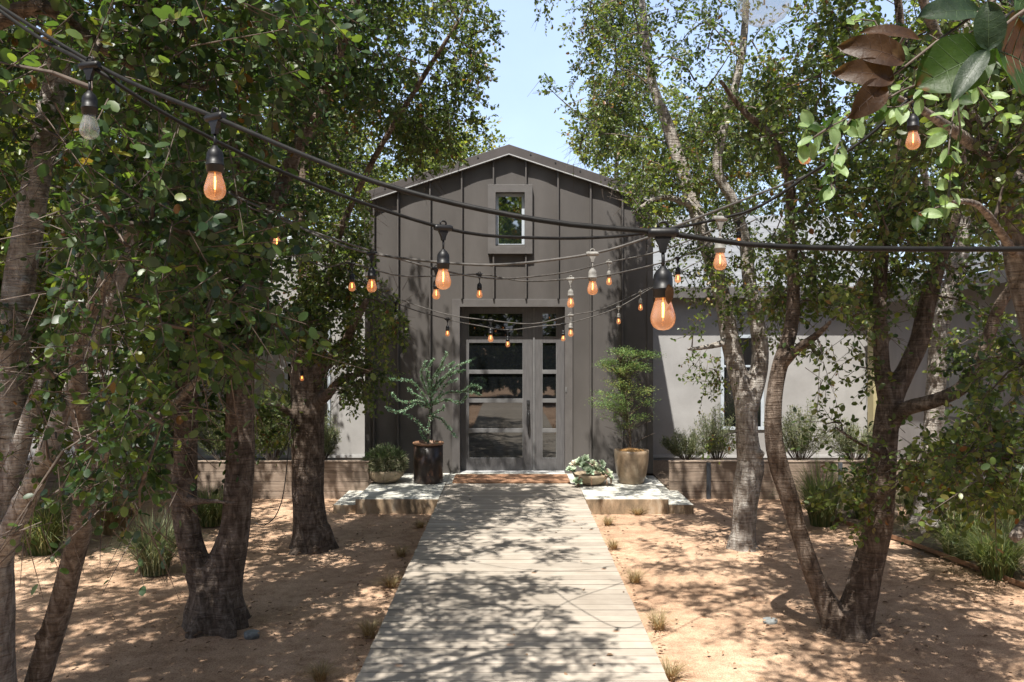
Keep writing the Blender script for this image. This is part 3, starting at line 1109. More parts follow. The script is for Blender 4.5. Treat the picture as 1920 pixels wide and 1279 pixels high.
def clump(name, loc, n, h, spread, mat, label, cat, group=None, seed=0, **kw):
    rg = np.random.default_rng(seed)
    nq = NQ()
    blades(nq, (0, 0, 0), n, h, spread, rg, **kw)
    o = nq.build(name, [mat])
    o.location = loc
    return tag(o, label, cat, group)


GRS = 'ornamental grass clumps beside the walls'
big = [
    (1540, 985, 'green', 1.0, 0.75, 'broad arching green grass clump left of the stout right trunk'),
    (1625, 975, 'green', .8, 0.6, 'green grass clump directly behind the stout right trunk'),
    (1800, 1050, 'green', .85, 0.7, 'arching green grass clump at the bed edging right of the forked oak'),
    (1870, 1085, 'green', .8, 0.65, 'long bladed grass clump spilling over the edging at the right border'),
    (1900, 1000, 'green', 1.0, 0.7, 'tall green grass clump behind the edging below the right oak branches'),
    (1730, 985, 'green', 0.8, .6, 'grass clump in the brown mulch between the right grasses'),
    (290, 1075, 'sage', 0.75, .5, 'upright dull olive grass clump left of the forked left oak'),
    (80, 1040, 'green', .9, .75, 'pale green arching grass clump behind the leaning left stem'),
    (395, 985, 'green', .6, .5, 'soft green grass clump between the two stems of the forked left oak'),
    (215, 1000, 'straw', .7, .6, 'tan arching grass clump behind the leaning left stem'),
]
for i, (px, py, mt, h, sp, lab) in enumerate(big):
    d = F * (CAM_Z - GZ) / (py - 639.5)
    clump('grass_clump', P(px, py, d), 900, h, sp, GR[mt], lab, 'grass', GRS, 50 + i, w=0.0045, base=0.13, fall=0.62)

tufts = [(787, 990, .16), (752, 1043, .2), (733, 1103, .22), (692, 1195, .24), (1150, 1030, .2), (1190, 1092, .22), (1235, 1180, .26), (1140, 985, .2),
         (1195, 966, .2), (1255, 1275, .24), (600, 1275, .2)]
tl = ['tiny rusty grass tuft beside the boardwalk below the left concrete step', 'dark dry grass tuft second along the left edge of the boardwalk',
      'rust brown grass tuft third along the left edge of the boardwalk', 'wispy brown grass tuft nearest along the left edge of the boardwalk',
      'sunlit straw grass tuft beside the boardwalk below the right concrete step', 'pale straw tuft midway along the right edge of the boardwalk',
      'largest sunlit straw tuft beside the right edge of the boardwalk', 'blond grass tuft tucked in the corner of boardwalk and right step',
      'small dry tuft against the front face of the right step', 'green tinged tuft at the bottom right edge of the boardwalk',
      'thin dry tuft in the sand at the bottom left of the boardwalk']
for i, (px, py, h) in enumerate(tufts):
    d = F * (CAM_Z - GZ) / (py - 639.5)
    clump('grass_tuft', P(px, py, d), 170, h * 0.72, h * 0.85, GR['straw'], tl[i], 'grass tuft', 'dry grass tufts along the boardwalk', 80 + i, w=0.0022, base=0.04, fall=0.5)


def shrub(px, py, d, rx, rz, mat, label, seed, n=800, ll=0.042):
    """twiggy shrub: upright stems carrying narrow leaves"""
    rg = np.random.default_rng(seed)
    b = P(px, py, d)
    r = empty('shrub', b, label, 'shrub', 'shrubs in the timber planters')
    ns = 46
    nq, st = NQ(), NQ()
    a = rg.uniform(0, 6.28, ns)
    k = np.sqrt(rg.uniform(0, 1, ns))
    top = np.stack([rx * k * np.cos(a), rx * 0.7 * k * np.sin(a), rz * np.sqrt(np.maximum(0.1, 1 - 0.7 * k * k)) * rg.uniform(0.75, 1.15, ns)], 1)
    base = top * np.array([0.2, 0.2, 0.0])
    V, Q = strips(base, top, np.full(ns, 0.006), np.full(ns, 0.002), rg)
    st.add(V, Q, 0, 0.5)
    m = n * 7
    idx = rg.integers(0, ns, m)
    t = rg.uniform(0.25, 1.02, m)[:, None]
    p = base[idx] * (1 - t) + top[idx] * t + rg.normal(0, 0.02, (m, 3))
    A = unit(unit(top - base)[idx] * 0.9 + rg.normal(0, 0.6, (m, 3)))
    V, Q = leaf_quads(p, A, rg.normal(0, 1, (m, 3)), rg.uniform(0.6, 1.2, m) * ll, np.full(m, ll * 0.2))
    nq.add(V, Q, 0, np.repeat(rg.uniform(0, 1, m), 2))
    st.build('stem', [M['twig']], r)
    nq.build('foliage', [mat], r)


shrub(1288, 862, 14.3, 0.45, 0.48, GR['sage'], 'low feathery shrub at the foot of the stucco right of the dark front', 1)
shrub(1345, 862, 14.0, 0.42, 0.8, GR['sage'], 'taller grey green shrub below the right wing window', 2)
shrub(1500, 862, 13.8, 0.62, 0.85, GR['sage'], 'wide pale shrub behind the slender right stem', 3, 1100)
shrub(1600, 862, 13.6, 0.5, 0.6, GR['sage'], 'grey green shrub by the ochre corner post', 4)
shrub(605, 862, 13.9, 0.28, 0.75, GR['sage'], 'upright pale green shrub just right of the stout left trunk', 5)
shrub(512, 862, 13.9, 0.5, 1.25, GR['green'], 'tall bright green bush behind the stout left trunk', 6, 1400)
shrub(420, 862, 13.9, 0.6, 0.9, GR['green'], 'bright green bush behind the forked left oak', 7, 1200)
shrub(330, 862, 13.9, 0.7, 1.1, GR['sage'], 'grey green bush in the far left of the timber planter', 8, 1200)

# planting bed with its steel edging on the right
bed = [(4.6, -1.2), (4.2, -2.6), (4.55, -4.0), (4.75, -5.2), (4.95, -6.3), (5.3, -7.6), (6.7, -8.4), (6.7, -1.2)]
m = MB()
m.v += [(x, y, GZ + 0.022) for x, y in bed]
m.face(list(range(len(bed))))
o = m.build('mulch_bed', M['mulch'])
tag(o, kind='structure')
m = MB()
ep, er = smooth_path([(x, y, GZ + 0.02) for x, y in bed[:6]], [0.012] * 6)
for a, b in zip(ep[:-1], ep[1:]):
    n = (b - a).cross(Vector((0, 0, 1))).normalized() * 0.006
    m.extrude([a - n, b - n, b + n, a + n], (0, 0, 0.05))
tag(m.build('bed_edging', M['rim']), 'rusty steel edging strip between the sand and the right planting bed', 'edging')

# fallen leaves on the sand and the boards
rg = np.random.default_rng(33)
n = 900
x = rg.uniform(-7, 6.5, n)
y = rg.uniform(-11, -1.4, n)
for bx, by, k in ((-2.49, -6.8, 160), (-2.27, -4.2, 110), (2.6, -4.2, 100), (2.68, -7.03, 160), (-3.3, -8.4, 90), (4.6, -5.5, 350), (-1.12, -7, 120), (1.12, -6, 80)):
    sx = 0.04 if abs(bx) < 1.3 else 0.5
    x = np.concatenate([x, rg.normal(bx, sx, k)])
    y = np.concatenate([y, rg.normal(by, 2.2 if sx < .1 else 0.5, k)])
n = len(x)
keep = (np.abs(x) > 1.05) | (rg.uniform(0, 1, n) < 0.12)
keep &= ~((np.abs(x) < 2.5) & (np.abs(x) > 1) & (y > PY0 - 0.05))
x, y = x[keep], y[keep]
n = len(x)
z = np.where(np.abs(x) < 1.0, 0.004, GZ + 0.035)
z = np.where((x > 4.3) & (y < -1), GZ + 0.05, z)
a = rg.uniform(0, 6.28, n)
V, Q = leaf_quads(np.stack([x, y, z], 1), np.stack([np.cos(a), np.sin(a), rg.normal(0, .15, n)], 1), np.stack([rg.normal(0, .3, n), rg.normal(0, .3, n), np.ones(n)], 1), rg.uniform(0.02, 0.05, n), rg.uniform(0.012, 0.03, n), 0.25)
nq = NQ()
nq.add(V, Q, 0, np.repeat(rg.uniform(0, 1, n), 2))
tag(nq.build('fallen_leaves', [GR['litter']]), 'scattered small dry brown leaves lying on the sand', 'leaf litter', kind='stuff')

# irrigation covers
for px, py, lab in ((1444, 1167, 'small round grey irrigation cover in the sand left of the right forked oak'), (472, 1191, 'small round grey irrigation cover in the sand right of the left forked oak')):
    d = F * (CAM_Z - GZ) / (py - 639.5)
    m = MB()
    m.lathe([(0.06, -0.04), (0.06, 0.004), (0.054, 0.007), (0.03, 0.005), (0.012, 0.007), (0.001, 0.007)], 24)
    o = m.build('irrigation_cover', M['cover'])
    o.location = P(px, py, d) + Vector((0, 0, 0.022))
    tag(o, lab, 'valve cover')


# ------------------------------------------------------------------ pots by the door
def branch_leaves(nq, st, pts, rad, rg, per_m, ll, lw, mi=0, spread=0.9, up=0.0):
    sp, sr = smooth_path(pts, rad, 0.03)
    st.tube(sp, sr, 6)
    A = np.array([tuple(p) for p in sp])
    seg = np.linalg.norm(np.diff(A, axis=0), axis=1)
    cum = np.concatenate([[0], np.cumsum(seg)])
    n = int(cum[-1] * per_m)
    t = rg.uniform(0.03 * cum[-1], cum[-1], n)
    k = np.clip(np.searchsorted(cum, t) - 1, 0, len(seg) - 1)
    f = ((t - cum[k]) / seg[k])[:, None]
    p = A[k] * (1 - f) + A[k + 1] * f
    T = unit(A[k + 1] - A[k])
    D = T * 0.5 + rg.normal(0, spread, (n, 3)) * 0.6
    D[:, 2] += up
    V, Q = leaf_quads(p, D, rg.normal(0, 1, (n, 3)) + np.array([0, 0, 1]), ll * rg.uniform(.6, 1.2, n), lw * rg.uniform(.8, 1.2, n))
    nq.add(V, Q, mi, np.repeat(rg.uniform(0, 1, n), 2))


def pots():
    # dark cylinder with the spiky shrub
    d = 13.0
    b = Vector((PX(803, d), CAM_Y + d, 0))
    r = empty('potted_shrub', b, 'spiky blue green shrub in a tall dark glazed cylinder pot left of the door', 'potted plant')
    m = MB()
    m.lathe([(0.215, 0.0), (0.222, 0.02), (0.225, 0.3), (0.222, 0.575)], 36, wob=0.006)
    m.build('pot', M['pot_dark'], r)
    m = MB()
    m.lathe([(0.222, 0.576), (0.238, 0.59), (0.236, 0.612), (0.214, 0.615), (0.208, 0.56)], 36, cap=False, wob=0.006)
    m.build('rim', M['rim'], r)
    m = MB()
    m.lathe([(0.207, 0.56), (0.1, 0.572), (0.001, 0.575)], 20, cap=False)
    m.build('soil', M['soil'], r)
    rg = np.random.default_rng(4)
    nq, st = NQ(), MB()
    hub = (806, 765)
    base = (803, 838)

    def q(pts, rads, dd):
        return [P(px, py, d + z) - b for (px, py), z in zip(pts, dd)], rads
    B = [[(803, 838), (804, 800), (806, 765), (808, 740), (806, 715), (800, 690)],
         [(806, 765), (790, 735), (770, 715), (745, 712), (716, 709)],
         [(806, 765), (785, 752), (762, 755), (745, 750), (735, 738)],
         [(806, 765), (780, 758), (755, 770), (738, 772), (724, 764)],
         [(806, 740), (812, 710), (825, 690), (838, 662)],
         [(806, 740), (802, 710), (803, 690), (813, 674)],
         [(808, 730), (835, 705), (855, 688), (881, 677)],
         [(806, 750), (830, 715), (848, 700), (870, 695)],
         [(807, 760), (835, 738), (868, 734), (885, 722), (901, 728)],
         [(868, 734), (884, 736), (899, 739)],
         [(807, 762), (835, 750), (862, 755), (876, 742)],
         [(805, 780), (825, 785), (840, 800), (855, 821)],
         [(804, 815), (790, 800), (775, 785), (757, 776)],
         [(803, 830), (795, 822), (787, 806)],
         [(803, 830), (812, 835), (820, 832)],
         [(806, 745), (818, 720), (822, 700), (850, 680)],
         [(806, 745), (795, 720), (790, 700), (798, 678)],
         [(806, 760), (822, 745), (835, 722), (858, 712)],
         [(806, 770), (795, 750), (775, 738), (765, 728)],
         [(805, 790), (815, 775), (830, 768), (832, 762)]]
    for i, pl in enumerate(B):
        k = len(pl)
        z = [0] * k
        e = rg.uniform(-0.35, 0.25)
        z = [e * (j / (k - 1)) ** 1.3 if i else 0.03 * j for j in range(k)]
        rads = [0.016 if i == 0 else 0.009] + [0.008] * (k - 2) + [0.003]
        pts, rads = q(pl, rads, z)
        branch_leaves(nq, st, pts, rads, rg, 420 if i else 200, 0.042, 0.012, up=0.15)
    st.build('stem', M['twig'], r)
    nq.build('foliage', [GR['acacia']], r)

    # clay bowl with the round grass
    b = Vector((PX(722, d), CAM_Y + d + 0.02, 0))
    r = empty('potted_grass', b, 'bushy round grass tussock in a shallow clay bowl at the left end of the porch', 'potted plant')
    m = MB()
    m.lathe([(0.14, 0.0), (0.2, 0.03), (0.27, 0.1), (0.295, 0.17), (0.285, 0.2), (0.26, 0.2), (0.25, 0.17)], 32, wob=0.008)
    m.build('bowl', M['pot_clay'], r)
    nq = NQ()
    rg = np.random.default_rng(6)
    n = 7000
    dirs = rg.normal(0, 1, (n, 3))
    dirs[:, 2] = np.abs(dirs[:, 2]) * 0.9 - 0.28
    dirs = unit(dirs)
    p = np.array([0, 0, 0.27]) + dirs * rg.uniform(0.14, 0.3, n)[:, None] * np.array([1.0, 1.0, 0.86])
    V, Q = leaf_quads(p, dirs + rg.normal(0, 0.5, (n, 3)), rg.normal(0, 1, (n, 3)), rg.uniform(0.05, 0.12, n), np.full(n, 0.006))
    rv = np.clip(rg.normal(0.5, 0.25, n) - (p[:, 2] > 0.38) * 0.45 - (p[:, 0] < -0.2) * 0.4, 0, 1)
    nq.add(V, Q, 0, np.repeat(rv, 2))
    nq.build('foliage', [GR['grey']], r)

    # tan pot with the feathery tree
    d = 12.95
    b = Vector((PX(1184, d), CAM_Y + d, 0))
    r = empty('potted_tree', b, 'slender feathery tree in a tan glazed pot right of the door', 'potted plant')
    m = MB()
    m.lathe([(0.165, 0.0), (0.185, 0.015), (0.225, 0.14), (0.252, 0.3), (0.262, 0.45), (0.262, 0.5), (0.245, 0.503), (0.235, 0.44)], 40)
    m.build('pot', M['pot_tan'], r)
    m = MB()
    m.lathe([(0.236, 0.44), (0.18, 0.5), (0.08, 0.525), (0.001, 0.53)], 24, cap=False, wob=0.05)
    m.build('moss', M['moss'], r)
    rg = np.random.default_rng(9)
    nq, st = NQ(), MB()
    stem = [(1183, 853), (1181, 815), (1176, 770), (1171, 730), (1164, 690), (1159, 662)]
    sp, sr = smooth_path([P(x, y, d) - b for x, y in stem], [0.019, 0.017, 0.015, 0.013, 0.01, 0.006], 0.05)
    st.tube(sp, sr, 8)
    pads = [(1195, 664, 30, 9, 12), (1172, 658, 22, 7, 8), (1212, 664, 14, 6, 5), (1140, 680, 26, 8, 10), (1180, 685, 28, 9, 10), (1160, 693, 22, 8, 7), (1196, 690, 16, 7, 5),
            (1165, 715, 24, 11, 9), (1180, 728, 22, 10, 7), (1148, 742, 24, 11, 8), (1132, 755, 22, 9, 8), (1150, 768, 26, 11, 9), (1163, 755, 22, 12, 7), (1212, 733, 12, 8, 3),
            (1205, 752, 14, 9, 3), (1158, 785, 18, 9, 4), (1190, 790, 14, 12, 3), (1172, 800, 14, 9, 2), (1205, 778, 10, 6, 2)]
    for px, py, rx, ry, k in pads:
        for i in range(k * 2):
            x = px + rg.normal(0, 0.5) * rx
            y = py + rg.normal(0, 0.5) * ry
            dz = rg.normal(0, 0.13)
            t = min(1, max(0, (853 - (y + 22)) / 191))
            a = sp[int(t * (len(sp) - 1))]
            e = P(x, y, d + dz) - b
            mid = a.lerp(e, 0.55) + Vector((0, 0, 0.03))
            branch_leaves(nq, st, [a, mid, e], [0.004, 0.003, 0.0015], rg, 18, 0.03, 0.012)
            nl = 34
            pp = np.array(tuple(e)) + rg.normal(0, 1, (nl, 3)) * np.array([0.06, 0.06, 0.022])
            A = rg.normal(0, 1, (nl, 3)) * np.array([1, 1, 0.35])
            V, Q = leaf_quads(pp, A, np.array([0, 0, 1.0]) + rg.normal(0, .4, (nl, 3)), rg.uniform(0.018, 0.034, nl), rg.uniform(0.008, 0.013, nl))
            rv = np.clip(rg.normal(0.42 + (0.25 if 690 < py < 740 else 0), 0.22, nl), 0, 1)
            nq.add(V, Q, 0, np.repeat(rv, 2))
    for e in ((1220, 790), (1228, 812), (1210, 820), (1196, 830), (1150, 810), (1165, 822), (1135, 800)):
        t = (853 - min(845, e[1] + 15)) / 191
        a = sp[int(t * (len(sp) - 1))]
        en = P(e[0], e[1], d + rg.normal(0, .1)) - b
        st.tube(smooth_path([a, a.lerp(en, .5) + Vector((0, 0, .02)), en], [.004, .003, .0015], .05)[0], .0025, 5)
    st.build('stem', M['bark_brown'], r)
    nq.build('foliage', [GR['nandina']], r)

    # succulent bowl
    d = 12.8
    b = Vector((PX(1108, d), CAM_Y + d, 0))
    r = empty('succulent_bowl', b, 'clay bowl overflowing with pale green succulent rosettes beside the doormat', 'potted plant')
    m = MB()
    m.lathe([(0.12, 0.0), (0.17, 0.03), (0.25, 0.11), (0.275, 0.165), (0.255, 0.168), (0.24, 0.14), (0.001, 0.15)], 32, wob=0.012)
    m.build('bowl', M['pot_clay'], r)
    rg = np.random.default_rng(12)
    spots = [(1080, 872, .085), (1098, 862, .075), (1103, 866, .06), (1088, 865, .06), (1115, 878, .09), (1104, 884, .095), (1126, 884, .085), (1128, 870, .06), (1137, 889, .085),
             (1073, 884, .07), (1083, 905, .085), (1143, 895, .06), (1112, 870, .06), (1095, 876, .08), (1068, 880, .05), (1130, 895, .06)]
    for i, (px, py, rad) in enumerate(spots):
        rad *= 1.3
        dd = d - 0.12 + rg.uniform(-.12, .14) - (0.14 if py > 900 else 0)
        cpos = P(px, py, dd) - b
        ax = unit(np.array([(px - 1106) * 0.014, -0.55, 0.75]) + rg.normal(0, .15, 3))
        u = unit(np.cross(ax, [0.3, 0.9, 0.2]))
        v = np.cross(ax, u)
        A, Np, L, P0 = [], [], [], []
        for k in range(24):
            a = k * 2.399
            t = k / 23
            rr = u * math.cos(a) + v * math.sin(a)
            A.append(rr * (0.35 + 0.8 * t) + ax * (1.0 - 0.85 * t))
            Np.append(ax * 1.0 - rr * 0.4)
            L.append(rad * (0.45 + 0.55 * t))
            P0.append(np.array(tuple(cpos)) + rr * rad * 0.06)
        A, Np, L, P0 = map(np.array, (A, Np, L, P0))
        V, Q = leaf_quads(P0, A, Np, L, L * 0.55, fold=0.3, droop=-0.12)
        nq = NQ()
        nq.add(V, Q, 0, np.repeat(np.clip(rg.normal(0.5 if i % 4 else 0.85, 0.18, 24), 0, 1), 2))
        nq.build('rosette', [M['succ']], r)
    st = MB()
    for k in range(6):
        a = rg.uniform(3.4, 6.0)
        p0 = Vector((0.2 * math.cos(a), 0.2 * math.sin(a), 0.17))
        p1 = Vector((0.3 * math.cos(a), 0.3 * math.sin(a), 0.12))
        p2 = Vector((0.31 * math.cos(a), 0.31 * math.sin(a), 0.03))
        st = MB()
        st.tube(smooth_path([p0, p1, p2], [.009, .008, .006], .03)[0], .007, 6)
        st.build('stem', M['rim'], r)


pots()


# ------------------------------------------------------------------ oaks
CLEAR = [(690, 345), (800, 330), (955, 285), (1155, 352), (1228, 460), (1235, 640), (1236, 905), (1140, 960), (1300, 1300), (640, 1300), (800, 950), (700, 905), (770, 780), (765, 600), (700, 470)]
SKYGAP = [(935, -900), (945, 0), (975, 60), (930, 130), (945, 260), (960, 290), (1150, 345), (1090, 300), (1040, 230), (1000, 215), (1020, 130), (1005, 30), (1010, -200)]


# places where the lower twigs have been pruned so that the trunks show: outline, depth, share of twigs kept
PRUNED = [
    ([(-60, 960), (-40, 560), (10, 330), (55, 130), (150, 110), (125, 330), (85, 600), (62, 960)], 5.05, 0.1),
    ([(50, 930), (70, 760), (175, 520), (265, 455), (235, 620), (120, 930)], 4.7, 0.2),
    ([(318, 1190), (318, 720), (375, 700), (415, 730), (490, 720), (492, 980), (455, 1190)], 6.95, 0.08),
    ([(540, 1060), (535, 690), (635, 680), (640, 1060)], 9.5, 0.06),
    ([(-100, 1060), (-100, 960), (340, 930), (420, 980), (420, 1300), (-100, 1300)], 5.2, 0.2),
    ([(470, 660), (690, 640), (690, 940), (470, 940)], 9.0, 0.2),
    ([(1425, 1000), (1420, 700), (1470, 620), (1510, 900), (1600, 1180), (1630, 960), (1640, 640), (1660, 450), (1700, 450), (1720, 600), (1790, 400), (1830, 400), (1750, 690), (1690, 900), (1690, 1180), (1540, 1200)], 6.8, 0.22),
    ([(1355, 1050), (1355, 640), (1450, 640), (1450, 1050)], 9.6, 0.22),
    ([(1240, 600), (1640, 600), (1640, 860), (1240, 860)], 9.6, 0.5),
]


def in_poly(px, py, poly):
    ins = np.zeros(len(px), bool)
    n = len(poly)
    for i in range(n):
        x0, y0 = poly[i]
        x1, y1 = poly[(i + 1) % n]
        if y0 == y1:
            continue
        c = ((y0 > py) != (y1 > py)) & (px < (x1 - x0) * (py - y0) / (y1 - y0) + x0)
        ins ^= c
    return ins


def cleared(p):
    """the avenue in front of the entrance is kept pruned"""
    d = p[:, 1] - CAM_Y
    dd = np.maximum(d, 0.2)
    px = 960 + p[:, 0] / dd * F
    py = 639.5 - (p[:, 2] - CAM_Z) / dd * F
    bad = in_poly(px, py, CLEAR) & (d > 0.3) & (d < 13.8)
    bad |= in_poly(px, py, SKYGAP) & (d > 0.3) & (py > -60)
    u = np.abs(np.sin(p[:, 0] * 127.1 + p[:, 1] * 311.7 + p[:, 2] * 74.7) * 43758.5) % 1.0
    for poly, dm, kp in PRUNED:
        bad |= in_poly(px, py, poly) & (d < dm) & (d > 0.3) & (u > kp)
    return bad


def attach(nodes, pts, rg):
    """grow branches from limb nodes to cluster points, nearest first"""
    N = list(nodes)
    out = []
    todo = np.array(pts)
    A = np.array(N)
    dist = np.linalg.norm(todo[:, None] - A[None], axis=2)
    best = dist.argmin(1)
    bd = dist.min(1)
    alive = np.ones(len(todo), bool)
    for _ in range(len(todo)):
        i = np.where(alive, bd, 1e9).argmin()
        alive[i] = False
        a, e = A[best[i]], todo[i]
        v = e - a
        L = np.linalg.norm(v)
        mid = a + v * 0.5 + rg.normal(0, 0.09, 3) * L + np.array([0, 0, 0.12 * L])
        q = [(1 - t) ** 2 * a + 2 * t * (1 - t) * mid + t * t * e for t in np.linspace(0, 1, max(3, int(L / 0.2) + 2))]
        out.append(np.array(q))
        new = np.array(q[1:])
        b0 = len(A)
        A = np.concatenate([A, new])
        dn = np.linalg.norm(todo[:, None] - new[None], axis=2) * 1.08
        k = dn.argmin(1)
        m = dn.min(1)
        up = m < bd
        bd[up] = m[up]
        best[up] = b0 + k[up]
    return out


def tree(name, label, limbs, blobs, bark, leaf, seed, leaf_len=0.05, per=9, lpt=11, group=None, extra=None, tilt=0.75, twr=0.28, remesh=0.016, cat='tree', tone=0.0, droop=0.25, hi=False):
    rg = np.random.default_rng(seed)
    rr = random.Random(seed)
    base = limbs[0][0]
    b0 = P(*base[:3]) if len(base) == 4 else Vector(base[1:4])
    root = empty(name, b0, label, cat, group)
    bv = np.array(tuple(b0))
    mb = MB()
    nodes = []
    for L in limbs:
        pts = [P(*q[:3]) if len(q) == 4 else Vector(q[1:4]) for q in L]
        sp, sr = smooth_path([p - b0 for p in pts], [q[-1] for q in L], 0.07)
        mb.tube(sp, sr, 14, wob=0.055, rg=rr)
        nodes += [np.array(tuple(p)) + bv for p, r_ in zip(sp, sr) if r_ < 0.14 and p.z > 0.7]
    if remesh:
        L0 = limbs[0]
        rb = L0[0][-1]
        for k in range(6):
            a = k * 1.05 + rr.uniform(-.3, .3)
            dv = Vector((math.cos(a), math.sin(a), 0))
            q = rr.uniform(.8, 1.15)
            mb.tube([dv * rb * .4 + Vector((0, 0, rb * 1.2)), dv * rb * .68 + Vector((0, 0, rb * .45)), dv * rb * .92 * q + Vector((0, 0, .04)), dv * rb * 1.25 * q + Vector((0, 0, -.07))], [rb * .36, rb * .33, rb * .26, rb * .14], 8, rg=rr)
        for L in limbs[:3]:
            sp, sr = smooth_path([(P(*q[:3]) if len(q) == 4 else Vector(q[1:4])) - b0 for q in L], [q[-1] for q in L], 0.07)
            for k in range(3 if len(sp) > 12 else 0):
                i = rr.randrange(3, len(sp) - 2)
                if sr[i] < .04:
                    continue
                t = (sp[i + 1] - sp[i - 1]).normalized()
                dv = t.cross(Vector((rr.gauss(0, 1), -1.0, rr.gauss(0, .6)))).normalized()
                dv = (dv.cross(t) * rr.uniform(.4, 1) + dv * rr.uniform(-.6, .6) + t * .35).normalized()
                mb.tube([sp[i] + dv * sr[i] * .3, sp[i] + dv * sr[i] * 1.05, sp[i] + dv * sr[i] * rr.uniform(1.2, 1.5)], [sr[i] * .6, sr[i] * .42, sr[i] * .26], 8, rg=rr)
    tr = mb.build('trunk', bark, root)
    if remesh:
        md = tr.modifiers.new('remesh', 'REMESH')
        md.mode = 'VOXEL'
        md.voxel_size = remesh
        md.use_smooth_shade = True
        sm = tr.modifiers.new('smooth', 'SMOOTH')
        sm.factor = 0.5
        sm.iterations = 4
    cen = []
    for bl in blobs:
        if bl[0] == 'w':
            c, rad, n = np.array(bl[1:4]), np.array(bl[4:7]), bl[7]
        else:
            px, py, d, rx, ry, rd, n = bl
            c, rad = np.array(tuple(P(px, py, d))), np.array([rx / F * d, rd, ry / F * d])
        u = rg.normal(0, 1, (n, 3))
        u = unit(u) * (rg.uniform(0.12, 1, (n, 1)) ** (1 / 2.6))
        q = c + u * rad
        cen.append(q[~cleared(q)])
    cen = np.concatenate(cen)
    cen = cen[cen[:, 2] > 0.35]
    br = attach(nodes, cen, rg)
    nq = NQ()
    ends, dirs = [], []
    for q in br:
        L = len(q)
        r_ = np.linspace(0.011, 0.004, L)
        V, Q = strips(q[:-1] - bv, q[1:] - bv, r_[:-1], r_[1:], rg)
        nq.add(V, Q, 1, 0.5)
        ends.append(q[-1])
        dirs.append(q[-1] - q[-2])
    ends, dirs = np.array(ends), unit(np.array(dirs))
    n = len(ends)
    E = np.repeat(ends, per, 0) + rg.normal(0, 0.07, (n * per, 3))
    D = np.repeat(dirs, per, 0) * 0.6 + unit(rg.normal(0, 1, (n * per, 3))) * 0.9
    D[:, 2] -= droop
    D = unit(D)
    TL = twr * rg.uniform(0.5, 1.25, n * per)
    E1 = E + D * TL[:, None]
    E1[:, 2] -= 0.1 * TL
    V, Q = strips(E - bv, E1 - bv, np.full(len(E), 0.0032), np.full(len(E), 0.0014), rg)
    nq.add(V, Q, 1, 0.5)
    m = len(E) * lpt
    t = np.tile((np.arange(lpt) + 0.7) / lpt, len(E)) + rg.normal(0, 0.03, m)
    i = np.repeat(np.arange(len(E)), lpt)
    p = E[i] * (1 - t[:, None]) + E1[i] * t[:, None]
    Dt = D[i]
    sd = unit(np.cross(Dt, rg.normal(0, 1, (m, 3))))
    A = Dt * 0.55 + sd * 0.8
    A[:, 2] -= 0.12
    Nn = rg.normal(0, tilt, (m, 3)) + np.array([-0.1, -0.25, 0.85])
    ok = ~cleared(p)
    if extra is not None:
        ok &= extra(p)
    p, A, Nn = p[ok], A[ok], Nn[ok]
    m = len(p)
    LL = leaf_len * rg.uniform(0.6, 1.25, m)
    p = p + unit(A) * 0.006
    V, Q = (leaf_hi if hi else leaf_quads)(p - bv, A, Nn, LL, LL * rg.uniform(0.58, 0.8, m), fold=0.13)
    tw = np.repeat(np.repeat(rg.normal(0, 0.14, n), per), lpt)[ok]
    nq.add(V, Q, 0, np.repeat(np.clip(rg.beta(1.6, 2.4, m) + tw + tone, 0, 1), 8 if hi else 2))
    nq.build('crown', [leaf, M['twig']], root)
    return root


def bgtree(label, x, y, h, rad, n, leaf, seed, ll=0.085, z0=1.5, group='trees behind the buildings', trunk_r=0.16, cat='tree', low=0):
    limbs = [[('w', x, y, GZ - 0.05, trunk_r * 1.3), ('w', x + 0.1, y, z0 + 0.5, trunk_r), ('w', x - 0.1, y + .1, h * 0.6, trunk_r * 0.6), ('w', x, y, h * 0.9, 0.03)]]
    zc = (h + z0) / 2
    blobs = [('w', x, y, zc, rad, rad, (h - z0) / 2, n), ('w', x + rad * .4, y - rad * .3, zc + 0.15 * h, rad * .7, rad * .7, (h - z0) / 3, n // 3)]
    if low:
        blobs.append(('w', x, y + .5, 1.3, rad * 1.1, rad * .5, 1.3, low))
    return tree('background_tree', label, limbs, blobs, M['bark_grey'], leaf, seed, leaf_len=ll, per=7, lpt=9, group=group, twr=0.5, remesh=0, cat=cat)


AV = 'oaks lining the boardwalk'
